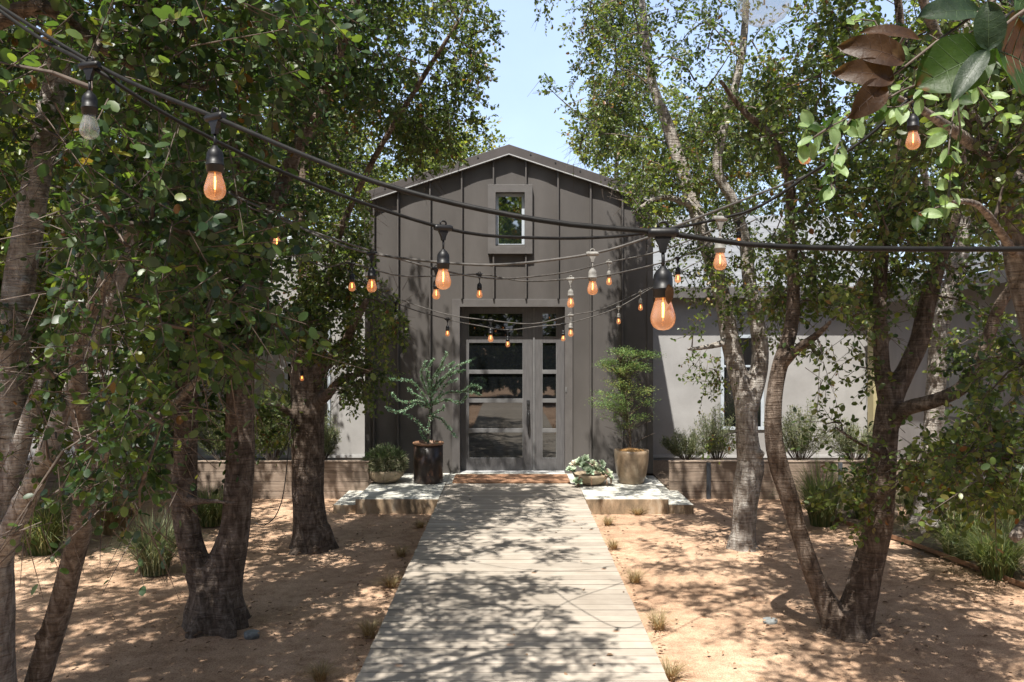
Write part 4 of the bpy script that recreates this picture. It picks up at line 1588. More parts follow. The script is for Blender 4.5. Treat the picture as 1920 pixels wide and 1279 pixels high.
# stout left trunk
tree('oak_tree', 'stout straight oak left of the boardwalk with a bulb glowing at its fork', [
    [(586, 1042, 9.7, .27), (584, 1015, 9.7, .215), (579, 950, 9.7, .185), (577, 860, 9.7, .182), (577, 780, 9.7, .185), (576, 720, 9.7, .2), (572, 690, 9.7, .17), (562, 620, 9.8, .11), (575, 540, 10, .09), (560, 420, 10.2, .075), (580, 280, 10.3, .06), (640, 120, 10.2, .045), (700, -60, 10, .03)],
    [(580, 740, 9.7, .12), (603, 690, 9.6, .085), (640, 655, 9.4, .06), (668, 600, 9.2, .045), (690, 560, 9.1, .03)],
    [(590, 760, 9.7, .08), (612, 742, 9.5, .055), (640, 712, 9.3, .045), (668, 703, 9.2, .034), (700, 690, 9.0, .02)],
    [(565, 800, 9.7, .06), (545, 775, 9.6, .04), (510, 760, 9.4, .035), (470, 770, 9.2, .02)],
    [(565, 640, 9.8, .08), (598, 575, 9.7, .055), (622, 510, 9.6, .05), (640, 430, 9.5, .04), (700, 300, 9.2, .035), (790, 150, 8.8, .03), (860, 40, 8.5, .02)],
], [(600, 300, 9.8, 190, 260, 1.5, 121), (770, 110, 9.2, 165, 150, 1.3, 98), (800, 260, 9.6, 75, 75, .6, 23), (625, 590, 9.4, 70, 100, .6, 34), (655, 690, 9.2, 48, 62, .45, 26), (715, 600, 8.9, 40, 45, .3, 8), (500, 760, 9.4, 60, 60, .5, 14),
    (620, 500, 9.6, 60, 70, .6, 23), ('w', -1.3, -4.2, 6.6, 1.5, 1.6, 1.1, 56), ('w', -2.2, -3.6, 7.4, 1.6, 1.4, 1.1, 34), ('w', -2.75, -2.0, 5.2, .6, .6, 1.4, 110), ('w', -4.2, -3.3, 5.0, 1.4, 1.0, .8, 60)],
    M['bark_brown'], M['oak'], 21, group=AV)
# forked left oak
tree('oak_tree', 'forked oak with two rough dark trunks rising from one base left of the boardwalk', [
    [(405, 1178, 7.1, .27), (404, 1150, 7.1, .22), (410, 1100, 7.1, .19), (428, 1045, 7.1, .15), (440, 990, 7.1, .125), (449, 900, 7.1, .118), (450, 800, 7.1, .116), (452, 700, 7.1, .108), (468, 560, 7.2, .095), (500, 430, 7.4, .075), (522, 365, 7.5, .07), (560, 275, 7.6, .065), (600, 195, 7.6, .055), (650, 60, 7.4, .04), (700, -120, 7.2, .03)],
    [(398, 1130, 7.1, .16), (378, 1080, 7.1, .125), (358, 1025, 7.1, .108), (347, 960, 7.1, .1), (347, 860, 7.1, .098), (350, 760, 7.1, .1), (340, 640, 7.0, .085), (332, 500, 6.9, .07), (345, 350, 6.8, .06), (335, 200, 6.7, .05), (345, 40, 6.6, .04), (360, -150, 6.4, .03)],
    [(468, 560, 7.2, .07), (440, 420, 7.0, .055), (448, 330, 6.9, .05), (430, 200, 6.8, .04), (470, 60, 6.6, .03)],
    [(350, 800, 7.1, .06), (300, 740, 6.9, .04), (250, 690, 6.7, .03)],
    [(352, 940, 7.05, .05), (380, 940, 6.7, .025), (410, 940, 6.6, .02), (440, 945, 6.5, .014)],
], [(430, 210, 7.1, 200, 230, 1.3, 81), (560, 60, 7.2, 170, 130, 1.2, 48), (380, 520, 6.9, 130, 130, .8, 36), (330, 720, 6.8, 110, 90, .6, 24), (480, 640, 7.2, 60, 110, .5, 16), (420, 850, 6.8, 60, 60, .35, 6),
    (400, 420, 7.6, 150, 120, .9, 28), ('w', -1.6, -7.2, 5.9, 1.5, 1.6, .9, 70), ('w', -2.6, -6.6, 6.6, 1.6, 1.6, .9, 30), ('w', -4.2, -6.4, 5.4, 1.3, 1.4, .8, 70)],
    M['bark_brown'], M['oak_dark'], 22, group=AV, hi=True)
# tall pale left stem
tree('oak_tree', 'tall pale banded multi stemmed oak at the left border of the photo', [
    [('w', -3.35, -8.5, GZ - .05, .2), (-14, 1060, 5.3, .125), (2, 900, 5.3, .108), (20, 720, 5.3, .1), (36, 540, 5.3, .092), (60, 390, 5.3, .084), (85, 250, 5.3, .077), (108, 140, 5.3, .07), (125, 20, 5.2, .075), (150, -200, 5.1, .05)],
    [(0, 980, 5.3, .07), (50, 800, 5.2, .05), (95, 680, 5.15, .043), (130, 580, 5.1, .039), (165, 490, 5.0, .034), (190, 380, 4.9, .03)],
    [(0, 1040, 5.25, .08), (70, 890, 5.0, .06), (120, 770, 4.95, .056), (165, 660, 4.9, .052), (205, 570, 4.85, .046), (245, 470, 4.8, .04), (290, 340, 4.7, .035), (310, 200, 4.6, .03)],
], [(150, 150, 5.0, 230, 190, 1.0, 50), (60, 420, 5.6, 130, 190, .8, 17), (230, 420, 4.8, 130, 140, .7, 26), (120, 640, 5.4, 110, 100, .7, 13), (40, 800, 4.9, 70, 110, .5, 8),
    ('w', -1.5, -9.6, 5.0, 1.2, 1.3, .7, 69), ('w', -2.6, -9.0, 5.6, 1.4, 1.4, .8, 46), ('w', -4.6, -8.2, 5.2, 1.4, 1.5, .8, 60), ('w', -3.9, -9.9, 5.2, 1.3, 1.2, .7, 60), ('w', -4.4, -9.4, 5.8, 1.3, 1.2, .7, 70)],
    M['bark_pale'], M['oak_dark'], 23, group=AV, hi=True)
# leaning left stem
tree('oak_tree', 'slender dark oak stem leaning right from the bottom left corner', [
    [(60, 1312, 5.6, .085), (82, 1240, 5.55, .08), (105, 1165, 5.5, .075), (130, 1075, 5.4, .072), (152, 985, 5.2, .07), (168, 900, 5.0, .066), (160, 820, 4.8, .06), (146, 740, 4.6, .05), (150, 640, 4.4, .04), (200, 520, 4.0, .032), (260, 400, 3.6, .025)],
    [(168, 900, 5.0, .05), (220, 830, 4.6, .03), (300, 780, 4.2, .024), (380, 700, 3.8, .016)],
    [(158, 960, 5.1, .04), (130, 900, 4.8, .025), (90, 860, 4.4, .015)],
], [(280, 640, 3.6, 210, 170, .6, 24), (190, 830, 4.1, 170, 110, .6, 22), (350, 870, 4.1, 110, 90, .5, 11), (300, 450, 3.3, 200, 120, .5, 15), (500, 560, 3.3, 70, 110, .35, 5), (170, 960, 4.0, 130, 55, .4, 6), (420, 960, 4.0, 35, 60, .2, 3), (390, 1000, 4.4, 30, 60, .2, 3), (40, 1010, 3.6, 40, 70, .2, 3), (170, 330, 3.0, 130, 110, .4, 6)],
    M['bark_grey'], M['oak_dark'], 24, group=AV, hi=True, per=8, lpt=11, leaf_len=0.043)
# overhead limb from the tree beside the viewer
tree('oak_tree', 'dark overhead oak limb reaching in from the top left corner above the cables', [
    [('w', -3.6, -11.9, GZ - .05, .17), ('w', -3.4, -11.8, 1.2, .14), ('w', -3.0, -11.6, 2.8, .1), (-150, 60, 2.9, .045), (-10, 40, 2.9, .034), (50, 14, 2.9, .03), (95, 18, 2.9, .026), (150, 58, 2.95, .023), (215, 105, 3.0, .022), (272, 132, 3.05, .02), (320, 140, 3.1, .012)],
    [('w', -3.0, -11.6, 2.8, .09), ('w', -2.6, -11.3, 3.9, .07), ('w', -1.6, -10.8, 4.9, .05), ('w', -0.8, -10.4, 5.4, .03)],
    [(268, 130, 3.05, .018), (290, 115, 3.1, .014), (330, 80, 3.2, .01)],
    [(50, 14, 2.9, .02), (120, -60, 2.9, .015), (200, -130, 3.0, .012)],
], [(180, -20, 2.9, 260, 110, .5, 19), (420, 20, 3.3, 150, 110, .5, 13), (330, 160, 3.2, 130, 80, .4, 8), (90, 180, 2.6, 110, 70, .3, 4), ('w', -1.3, -10.6, 5.1, 1.3, 1.2, .6, 61), ('w', -2.8, -11.4, 5.2, 1.4, 1.2, .8, 46), ('w', -4.0, -10.6, 4.8, 1.5, 1.5, .8, 68), ('w', -3.6, -10.9, 5.6, 1.5, 1.1, .7, 90)],
    M['bark_brown'], M['oak_dark'], 25, group=AV, hi=True, per=8, lpt=11, leaf_len=0.043)
# pale right trunk
tree('oak_tree', 'pale scarred oak trunk in front of the right timber planter', [
    [(1390, 1042, 9.7, .19), (1392, 1015, 9.7, .15), (1397, 960, 9.7, .132), (1401, 905, 9.7, .155), (1407, 870, 9.7, .15), (1401, 820, 9.7, .13), (1396, 740, 9.7, .125), (1380, 690, 9.7, .105), (1366, 620, 9.7, .105), (1348, 530, 9.7, .095), (1318, 440, 9.8, .085), (1284, 335, 9.9, .08), (1250, 230, 9.9, .07), (1222, 150, 9.9, .055), (1205, 20, 9.8, .04), (1200, -120, 9.7, .03)],
    [(1402, 770, 9.7, .12), (1425, 680, 9.7, .095), (1420, 610, 9.7, .09), (1405, 530, 9.7, .08), (1398, 460, 9.7, .07), (1375, 380, 9.6, .065), (1345, 300, 9.5, .055), (1390, 110, 9.4, .045), (1400, -50, 9.3, .03)],
    [(1366, 640, 9.7, .05), (1330, 650, 9.5, .03), (1290, 655, 9.3, .02)],
    [(1300, 385, 9.85, .05), (1240, 370, 9.5, .03), (1185, 400, 9.2, .018)],
], [(1250, 170, 9.7, 230, 190, 1.5, 75), (1400, 300, 9.8, 140, 150, 1.2, 36), (1180, 400, 9.1, 50, 50, .3, 8), (1290, 400, 9.7, 90, 70, .7, 14), (1310, 520, 9.5, 70, 60, .5, 9), (1300, 660, 9.3, 60, 40, .35, 8), (1360, 700, 9.4, 40, 60, .3, 7), (1370, 800, 9.4, 34, 60, .3, 3), (1420, 540, 9.6, 80, 110, .6, 20),
    ('w', 1.2, -3.8, 6.9, 1.5, 1.5, 1.0, 43), ('w', 2.6, -4.3, 7.4, 1.7, 1.5, 1.2, 30), ('w', 1.5, -1.9, 6.0, .42, .6, 1.7, 100)],
    M['bark_pale'], M['oak'], 26, group=AV, tone=0.07, leaf_len=0.045)
# forked right oak
tree('oak_tree', 'forked oak right of the boardwalk with a slender curved stem and a thick scarred trunk', [
    [(1590, 1200, 6.87, .2), (1600, 1165, 6.87, .16), (1615, 1110, 6.87, .135), (1634, 1040, 6.87, .115), (1648, 970, 6.87, .108), (1655, 890, 6.87, .103), (1660, 810, 6.87, .1), (1672, 745, 6.87, .096), (1698, 695, 6.87, .072), (1724, 640, 6.87, .074), (1738, 570, 6.87, .068), (1764, 480, 6.87, .062), (1786, 415, 6.87, .056), (1800, 330, 6.8, .045), (1805, 200, 6.7, .035), (1790, 40, 6.6, .03)],
    [(1575, 1195, 6.87, .15), (1560, 1150, 6.87, .105), (1532, 1095, 6.87, .077), (1505, 1020, 6.87, .071), (1482, 940, 6.87, .073), (1462, 880, 6.87, .077), (1450, 810, 6.87, .07), (1452, 740, 6.87, .066), (1464, 680, 6.87, .066), (1482, 620, 6.9, .058), (1488, 540, 6.95, .05), (1482, 430, 7.0, .045), (1478, 330, 7.0, .042), (1440, 250, 7.0, .035), (1395, 210, 7.0, .028), (1350, 150, 6.9, .02)],
    [(1668, 760, 6.87, .085), (1654, 690, 6.87, .062), (1650, 570, 6.9, .056), (1655, 460, 6.95, .055), (1668, 395, 7.0, .05), (1688, 260, 7.0, .046), (1695, 140, 7.0, .04), (1680, -40, 6.9, .03)],
    [(1672, 790, 6.85, .075), (1700, 766, 6.7, .058), (1750, 752, 6.5, .056), (1800, 730, 6.4, .054), (1832, 690, 6.35, .05), (1850, 640, 6.3, .048), (1876, 570, 6.2, .042), (1915, 520, 6.1, .034)],
    [(1835, 690, 6.35, .03), (1870, 668, 6.2, .024), (1900, 660, 6.1, .016)],
    [(1655, 850, 6.85, .03), (1610, 830, 6.6, .02), (1565, 800, 6.4, .012)],
    [(1464, 690, 6.87, .04), (1500, 650, 6.7, .036), (1530, 630, 6.6, .03), (1560, 600, 6.5, .015)],
    [(1665, 870, 6.87, .04), (1760, 880, 6.2, .022), (1860, 860, 5.8, .015)],
], [(1600, 190, 7.0, 210, 170, 1.2, 65), (1580, 420, 6.9, 150, 110, .8, 34), (1560, 570, 6.8, 110, 70, .6, 19), (1760, 450, 6.8, 120, 150, .7, 26), (1740, 880, 6.2, 140, 60, .45, 19), (1850, 830, 5.9, 90, 70, .4, 13), (1680, 930, 6.5, 70, 60, .35, 7), (1550, 810, 6.5, 60, 40, .3, 4), (1540, 660, 6.6, 40, 40, .3, 3), (1600, 880, 6.5, 40, 40, .3, 3), (1850, 690, 6.2, 60, 40, .3, 3), (1620, 700, 6.9, 30, 60, .3, 3),
    ('w', 1.7, -7.4, 5.9, 1.4, 1.4, .8, 50), ('w', 3.0, -7.6, 6.6, 1.6, 1.5, .9, 68), ('w', 1.3, -8.7, 5.7, 1.2, 1.4, .7, 50)],
    M['bark_brown'], M['oak'], 27, group=AV)
# second right oak, pale, behind the forked one
tree('oak_tree', 'pale grey oak trunk standing behind the forked right oak', [
    [(1740, 985, 9.3, .17), (1748, 850, 9.3, .12), (1754, 740, 9.3, .1), (1762, 620, 9.3, .095), (1790, 520, 9.3, .095), (1806, 450, 9.3, .08), (1822, 340, 9.3, .07), (1825, 200, 9.2, .05), (1810, 20, 9.1, .04)],
    [(1790, 530, 9.3, .06), (1760, 420, 9.1, .045), (1700, 250, 8.9, .035), (1560, 100, 8.8, .03)],
], [(1760, 250, 9.2, 190, 160, 1.3, 44), (1560, 120, 8.9, 150, 130, 1.0, 27), (1640, 480, 9.0, 130, 90, .6, 16), (1830, 640, 8.6, 60, 60, .4, 5), ('w', 4.6, -5.0, 6.6, 1.8, 1.7, 1.2, 56)],
    M['bark_pale'], M['oak'], 28, group=AV, tone=0.05)
# right border oak
tree('oak_tree', 'oak trunk curving in at the right border of the photo', [
    [('w', 3.12, -8.95, GZ - .05, .11), (1945, 1180, 5.0, .06), (1985, 950, 4.8, .075), (1975, 740, 4.6, .08), (1945, 610, 4.5, .085), (1918, 500, 4.5, .085), (1900, 410, 4.5, .08), (1872, 330, 4.5, .085), (1850, 280, 4.5, .07), (1800, 200, 4.3, .045), (1760, 80, 4.0, .03), (1700, -80, 3.8, .02)],
    [(1895, 420, 4.5, .08), (1905, 330, 4.6, .075), (1915, 200, 4.6, .07), (1905, 60, 4.5, .06), (1890, -120, 4.4, .05)],
    [(1850, 290, 4.5, .04), (1780, 240, 3.6, .025), (1700, 190, 2.9, .014), (1620, 170, 2.4, .008)],
    [(1905, 480, 4.5, .03), (1840, 390, 3.6, .018), (1770, 380, 2.6, .009)],
    [(1985, 950, 4.8, .05), (1925, 985, 4.6, .04), (1900, 1010, 4.5, .03)],
    [(1980, 860, 4.8, .04), (1890, 850, 4.9, .022), (1830, 840, 5.0, .016)],
], [(1830, 120, 4.2, 160, 130, .7, 45), (1880, 330, 4.1, 70, 90, .4, 11), (1850, 880, 4.9, 90, 50, .35, 14), (1880, 700, 4.9, 60, 50, .3, 5), ('w', 2.2, -10.0, 5.2, 1.3, 1.3, .7, 50), ('w', 3.5, -9.6, 5.4, 1.4, 1.4, .9, 60), ('w', 2.3, -9.4, 5.4, 1.2, 1.2, .7, 50)],
    M['bark_grey'], M['oak'], 29, group=AV, hi=True, per=8, lpt=11, leaf_len=0.043)

# trees further off
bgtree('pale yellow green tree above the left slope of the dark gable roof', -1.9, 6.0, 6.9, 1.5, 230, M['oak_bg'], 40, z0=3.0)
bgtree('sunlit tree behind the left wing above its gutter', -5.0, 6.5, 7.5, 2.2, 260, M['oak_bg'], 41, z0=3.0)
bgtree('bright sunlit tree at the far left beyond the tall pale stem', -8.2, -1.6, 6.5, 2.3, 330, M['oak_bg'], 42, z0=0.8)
bgtree('bright leafy tree in front of the left wing behind the forked oak', -5.6, 0.2, 5.6, 1.5, 200, M['oak_bg'], 43, z0=1.5)
bgtree('leafy tree at the left end of the yard behind the leaning stem', -8.6, -5.2, 6.2, 2.0, 300, M['oak_bg'], 44, z0=0.9)
bgtree('sunlit yellow green tree seen just right of the tall pale stem', -5.9, -4.4, 5.6, 1.5, 260, M['oak_bg'], 48, z0=0.8)
bgtree('small sunlit tree beside the left planter end behind the pale stem', -7.4, -3.4, 5.0, 1.6, 240, M['oak_bg'], 49, z0=0.6)
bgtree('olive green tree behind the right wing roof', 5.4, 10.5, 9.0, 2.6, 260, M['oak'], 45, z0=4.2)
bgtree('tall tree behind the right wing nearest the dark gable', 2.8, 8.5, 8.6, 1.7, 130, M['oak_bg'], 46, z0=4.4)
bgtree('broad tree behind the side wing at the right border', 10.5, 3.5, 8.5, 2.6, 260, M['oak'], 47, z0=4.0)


for i, (x, y, h, rad) in enumerate(((-4.5, -21, 8, 2.6), (0.4, -22, 9.5, 2.8), (5, -21, 8, 2.6), (-9.5, -20, 8, 2.8), (9.5, -20, 8, 2.8))):
    bgtree('oak standing behind the viewer, seen only as a reflection in the glazed door', x, y, h, rad, 150, M['oak'], 60 + i, ll=0.22, z0=0.2, low=200, group='oaks behind the viewer')


# ------------------------------------------------------------------ near sprigs of leaves at the top right
def big_leaf(mb, p, axis, nrm, L, W, mi, curl=0.15, n=9, fold=0.12, tw=0.0, veins=False):
    """a leaf close to the viewer: a grid with midrib, margin wave and curl"""
    A = Vector(axis).normalized()
    Sd = A.cross(Vector(nrm)).normalized()
    U = Sd.cross(A)
    rows = []
    for k in range(n + 1):
        t = k / n
        hw = W * 0.5 * (math.sin(math.pi * t ** 0.9) ** 0.58 if 0 < t < 1 else 0.06)
        zc = -curl * L * (t - 0.15) ** 2 * 2
        row = []
        for j in range(-3, 4):
            s = j / 3
            q = Vector(p) + A * (L * t) + Sd * (hw * s) + U * (zc + abs(s) ** 1.3 * fold * W + 0.02 * W * math.sin(t * 17 + s * 5) * abs(s) + tw * s * t * W)
            row.append(len(mb.v))
            mb.v.append(tuple(q))
        rows.append(row)
    for k in range(n):
        for j in range(6):
            mb.face([rows[k][j], rows[k][j + 1], rows[k + 1][j + 1], rows[k + 1][j]], mi, 0.5, True)
    if veins:
        g = [[Vector(mb.v[i]) for i in row] for row in rows]
        mb.tube([row[3] for row in g], [W * 0.013 * (1 - 0.7 * k / n) for k in range(n + 1)], 5, 1)
        for k in range(1, n - 1, 2):
            for s in (-1, 1):
                a, e = g[k][3], g[min(k + 2, n)][3 + 3 * s]
                m1, m2 = g[k][3 + s].lerp(g[k + 1][3 + s], .55), g[k + 1][3 + 2 * s].lerp(g[min(k + 2, n)][3 + 2 * s], .2)
                mb.tube([a, m1, m2, e.lerp(m2, .2)], [W * .006, W * .005, W * .004, W * .002], 4, 1)


def big_leaf_mat(name, c1, c2, spot, transl):
    m, nt, b, o = new_mat(name)
    v = coords(nt)
    f = noise(nt, v, 38, 5, 0.65)
    f2 = noise(nt, v, 16, 4, 0.6)
    c = ramp(nt, f, [(0.32, c1), (0.68, c2)]).outputs[0]
    c = mix(nt, ramp(nt, f2, [(0.62, (0, 0, 0)), (0.66, (1, 1, 1))]).outputs[0], c, spot)
    nt.links.new(c, b.inputs['Base Color'])
    b.inputs['Roughness'].default_value = 0.5
    bump(nt, b, noise(nt, v, 260, 3, 0.6), 0.25, 0.002)
    t = node(nt, 'ShaderNodeBsdfTranslucent')
    nt.links.new(mix(nt, 1.0, c, (1.6, 1.7, 0.8), 'MULTIPLY'), t.inputs[0])
    ms = node(nt, 'ShaderNodeMixShader')
    ms.inputs[0].default_value = transl
    nt.links.new(b.outputs[0], ms.inputs[1])
    nt.links.new(t.outputs[0], ms.inputs[2])
    nt.links.new(ms.outputs[0], o.inputs[0])
    return m


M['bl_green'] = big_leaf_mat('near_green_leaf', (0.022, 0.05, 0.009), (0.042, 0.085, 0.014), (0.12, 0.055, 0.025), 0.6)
M['bl_dark'] = big_leaf_mat('near_dark_leaf', (0.01, 0.022, 0.008), (0.018, 0.04, 0.012), (0.035, 0.07, 0.02), 0.3)
M['bl_brown'] = big_leaf_mat('near_brown_leaf', (0.035, 0.017, 0.009), (0.08, 0.04, 0.018), (0.11, 0.065, 0.033), 0.5)
M['vein_brown'] = mat_noise('brown_leaf_vein', (0.04, 0.02, 0.012), (0.07, 0.035, 0.02), 40, 0.7, bstr=0)
M['vein_green'] = mat_noise('green_leaf_vein', (0.03, 0.055, 0.015), (0.05, 0.085, 0.025), 40, 0.7, bstr=0)
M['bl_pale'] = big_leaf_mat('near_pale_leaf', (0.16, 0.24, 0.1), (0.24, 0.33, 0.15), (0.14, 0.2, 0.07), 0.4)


def near_twig():
    d = 0.68
    b = P(1960, -60, d)
    r = empty('oak_twig', b, 'close oak twig with large green and dead brown leaves at the top right corner', 'twig')
    m = MB()
    sp, sr = smooth_path([P(x, y, z) - b for x, y, z in ((1990, -120, .7), (1900, -30, .69), (1835, 22, .68), (1760, 75, .67), (1690, 130, .66), (1650, 155, .66), (1590, 185, .66))], [.0022, .0018, .0012, .001, .0009, .0008, .0006], 0.02)
    m.tube(sp, sr, 6)
    sp, sr = smooth_path([P(x, y, z) - b for x, y, z in ((1990, -120, .7), (1950, -10, .69), (1905, 30, .68), (1870, 60, .67), (1848, 95, .67))], [.002, .0016, .0012, .001, .0008], 0.02)
    m.tube(sp, sr, 6)
    m.build('stem', M['twig'], r)

    def lf(x0, y0, x1, y1, wpx, mat, d0=.66, d1=.66, nrm=(0, -1, 0.25), **kw):
        a, e = P(x0, y0, d0) - b, P(x1, y1, d1) - b
        mb = MB()
        big_leaf(mb, a, e - a, nrm, (e - a).length, wpx / F * d0, 0, veins=True, n=12, **kw)
        o = mb.build('leaf', [mat, M['vein_brown'] if mat == M['bl_brown'] else M['vein_green']], r, recalc=False)
        return o
    lf(1852, 98, 1728, 150, 115, M['bl_green'], .67, .66)
    lf(1856, 92, 1960, 120, 165, M['bl_green'], .68, .7, (0.1, -1, 0.1))
    lf(1852, 95, 1858, 2, 56, M['bl_dark'], .66, .65, (-.2, -1, 0.2), tw=0.1)
    lf(1850, 95, 1790, 172, 40, M['bl_dark'], .655, .64, (-.5, -1, 0.3))
    lf(1835, 22, 1738, 12, 62, M['bl_dark'], .68, .66, (0, -1, .5))
    lf(1900, -10, 1955, 45, 70, M['bl_dark'], .69, .69, (0, -1, .3))
    for args in (((1694, 116), (1606, 66), 58), ((1674, 150), (1592, 118), 54), ((1656, 160), (1614, 202), 56)):
        (xa, ya), (xb, yb), wpx = args
        o = lf(xa, ya, xb, yb, wpx, M['bl_brown'], .66, .645, (0.2, -1, .15), curl=0.3, tw=0.12)
        o['label'] = 'dead brown leaf'
    o = lf(1722, 74, 1634, 38, 34, M['bl_brown'], .665, .65, (0, -1, .6), curl=0.2)
    o['label'] = 'dead brown leaf'


near_twig()


def sprigs():
    rg = random.Random(8)
    b = P(1800, 120, 2.2)
    r = empty('oak_sprig', b, 'pale sunlit sprig of oak leaves hanging around the lit bulb below the top right corner', 'sprig')
    lv, dk = MB(), MB()
    lines = [[(1800, 100), (1740, 150), (1690, 170), (1640, 200), (1600, 215), (1560, 235), (1510, 240)],
             [(1600, 215), (1580, 250), (1565, 290), (1558, 330), (1560, 355)],
             [(1560, 235), (1530, 255), (1508, 270)],
             [(1740, 150), (1725, 180), (1690, 200), (1660, 200)],
             [(1800, 100), (1795, 160), (1790, 200), (1782, 250), (1778, 290)],
             [(1800, 100), (1830, 160), (1860, 200), (1890, 230)],
             [(1700, 60), (1670, 100), (1640, 40), (1600, 40)],
             [(1780, 330), (1778, 370), (1760, 388), (1722, 400)],
             [(1800, 100), (1795, 180), (1800, 260), (1780, 330)]]
    for li, ln in enumerate(lines):
        dd = [2.2 + 0.12 * math.sin(li * 2.1 + k * 0.6) for k in range(len(ln))]
        sp, sr = smooth_path([P(x, y, z) - b for (x, y), z in zip(ln, dd)], [.004 - .003 * k / len(ln) for k in range(len(ln))], .03)
        stems = MB()
        stems.tube(sp, sr, 5)
        stems.build('stem', M['twig'], r)
        for k in range(1, len(sp)):
            for rep in range(2 if li != 8 else 1):
                t = (sp[k] - sp[k - 1]).normalized()
                s = Vector((rg.gauss(0, 1), rg.gauss(0, 1), rg.gauss(0, 1)))
                ax = t * 0.5 + s.normalized() * 0.9 + Vector((0, 0, -.15))
                L = rg.uniform(.028, .056)
                tgt = lv if rg.random() < 0.62 else dk
                big_leaf(tgt, sp[k] + ax.normalized() * .006, ax, (rg.gauss(0, .5), -.6 + rg.gauss(0, .4), .6), L, L * rg.uniform(.55, .75), 0, curl=rg.uniform(0, .25), n=6)
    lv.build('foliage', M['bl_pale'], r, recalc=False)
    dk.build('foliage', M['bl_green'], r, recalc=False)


sprigs()


# ------------------------------------------------------------------ festoon cables and bulbs
def bulb_meshes():
    out = {}
    for dusty in (False, True):
        m = MB()
        # T-shaped hanger on the cable, drop wire, socket
        m.tube([(-0.027, 0, 0), (-0.02, 0, 0), (0.02, 0, 0), (0.027, 0, 0)], [0.0075, 0.0095, 0.0095, 0.0075], 10)
        m.extrude([(-0.017, -0.005, -0.004), (0.017, -0.005, -0.004), (0.0075, -0.005, -0.024), (0.005, -0.005, -0.036), (-0.005, -0.005, -0.036), (-0.0075, -0.005, -0.024)], (0, 0.010, 0))
        a = [(0.009 * math.cos(t), 0, 0.013 + 0.0065 * math.sin(t)) for t in np.linspace(-0.6, math.pi + 0.6, 9)]
        m.tube(a, 0.0026, 6)
        m.tube([(0, 0, -0.034), (0.0006, 0, -0.05), (0, 0, -0.064)], 0.0032, 8)
        m.lathe([(0.005, -0.060), (0.007, -0.064), (0.012, -0.068), (0.0165, -0.076), (0.0175, -0.084), (0.0175, -0.098), (0.019, -0.0985), (0.019, -0.103), (0.0178, -0.1035), (0.0172, -0.116), (0.015, -0.117)], 20)
        out['socket', dusty] = m
    g = MB()
    g.lathe([(0.013, -0.1165), (0.0145, -0.122), (0.0185, -0.135), (0.0218, -0.147), (0.0225, -0.154), (0.0212, -0.162), (0.017, -0.169), (0.010, -0.1735), (0.004, -0.1748), (0.0003, -0.175)], 24, cap=False)
    out['glass'] = g
    f = MB()
    f.tube([(0.0, 0, -0.125), (0.0004, 0, -0.135), (0.0, 0, -0.152)], [0.0016, 0.002, 0.0016], 8)
    out['filament'] = f
    f = MB()
    f.tube([(0.0, 0, -0.117), (0.0004, 0, -0.135), (0, 0, -0.158)], [0.0011, 0.0011, 0.0008], 6)
    out['support'] = f
    return out


BM = bulb_meshes()
BO = {}


def part_from(key, mb, name, mats, parent):
    """first use builds the mesh; later uses copy the object and share its data"""
    if key not in BO:
        BO[key] = mb.build(name, mats, parent)
        return BO[key]
    o = BO[key].copy()
    C.objects.link(o)
    o.parent = parent
    return o


def hang_bulb(pt, rz, lit, dusty, label, scale=1.0):
    r = empty('hanging_bulb', pt, label, 'light bulb', 'bulbs of the string lights', rz)
    part_from(('s', dusty), BM['socket', dusty], 'socket', M['socket_dusty' if dusty else 'socket'], r)
    part_from(('g', lit), BM['glass'], 'bulb_glass', M['bulb_lit' if lit else 'bulb_off'], r)
    part_from(('f', lit), BM['filament'], 'filament', M['filament' if lit else 'filament_off'], r)
    part_from(('u', lit), BM['support'], 'filament_support', M['glowtip' if lit else 'filament_off'], r)
    return r


def cable(label, items, rad=0.005, dusty=False, drop=0.143):
    pts = []
    bl = []
    for it in items:
        if it[0] == 'b':
            p = P(it[1], it[2], it[3]) + Vector((0, 0, drop))
            bl.append((len(pts), p, it[4], it[5], it[6]))
        else:
            p = P(*it)
        pts.append(p)
    sp, _ = smooth_path(pts, [rad] * len(pts), 0.05)
    m = MB()
    b0 = pts[0]
    m.tube([p - b0 for p in sp], rad, 10)
    o = m.build('light_cable', M['cable_dusty' if dusty else 'cable'])
    o.location = b0
    tag(o, label, 'cable', 'cables of the string lights')
    for i, p, lit, dst, lab in bl:
        a = pts[max(i - 1, 0)]
        e = pts[min(i + 1, len(pts) - 1)]
        v = e - a
        hang_bulb(p, math.atan2(v.y, v.x), lit, dst, lab)


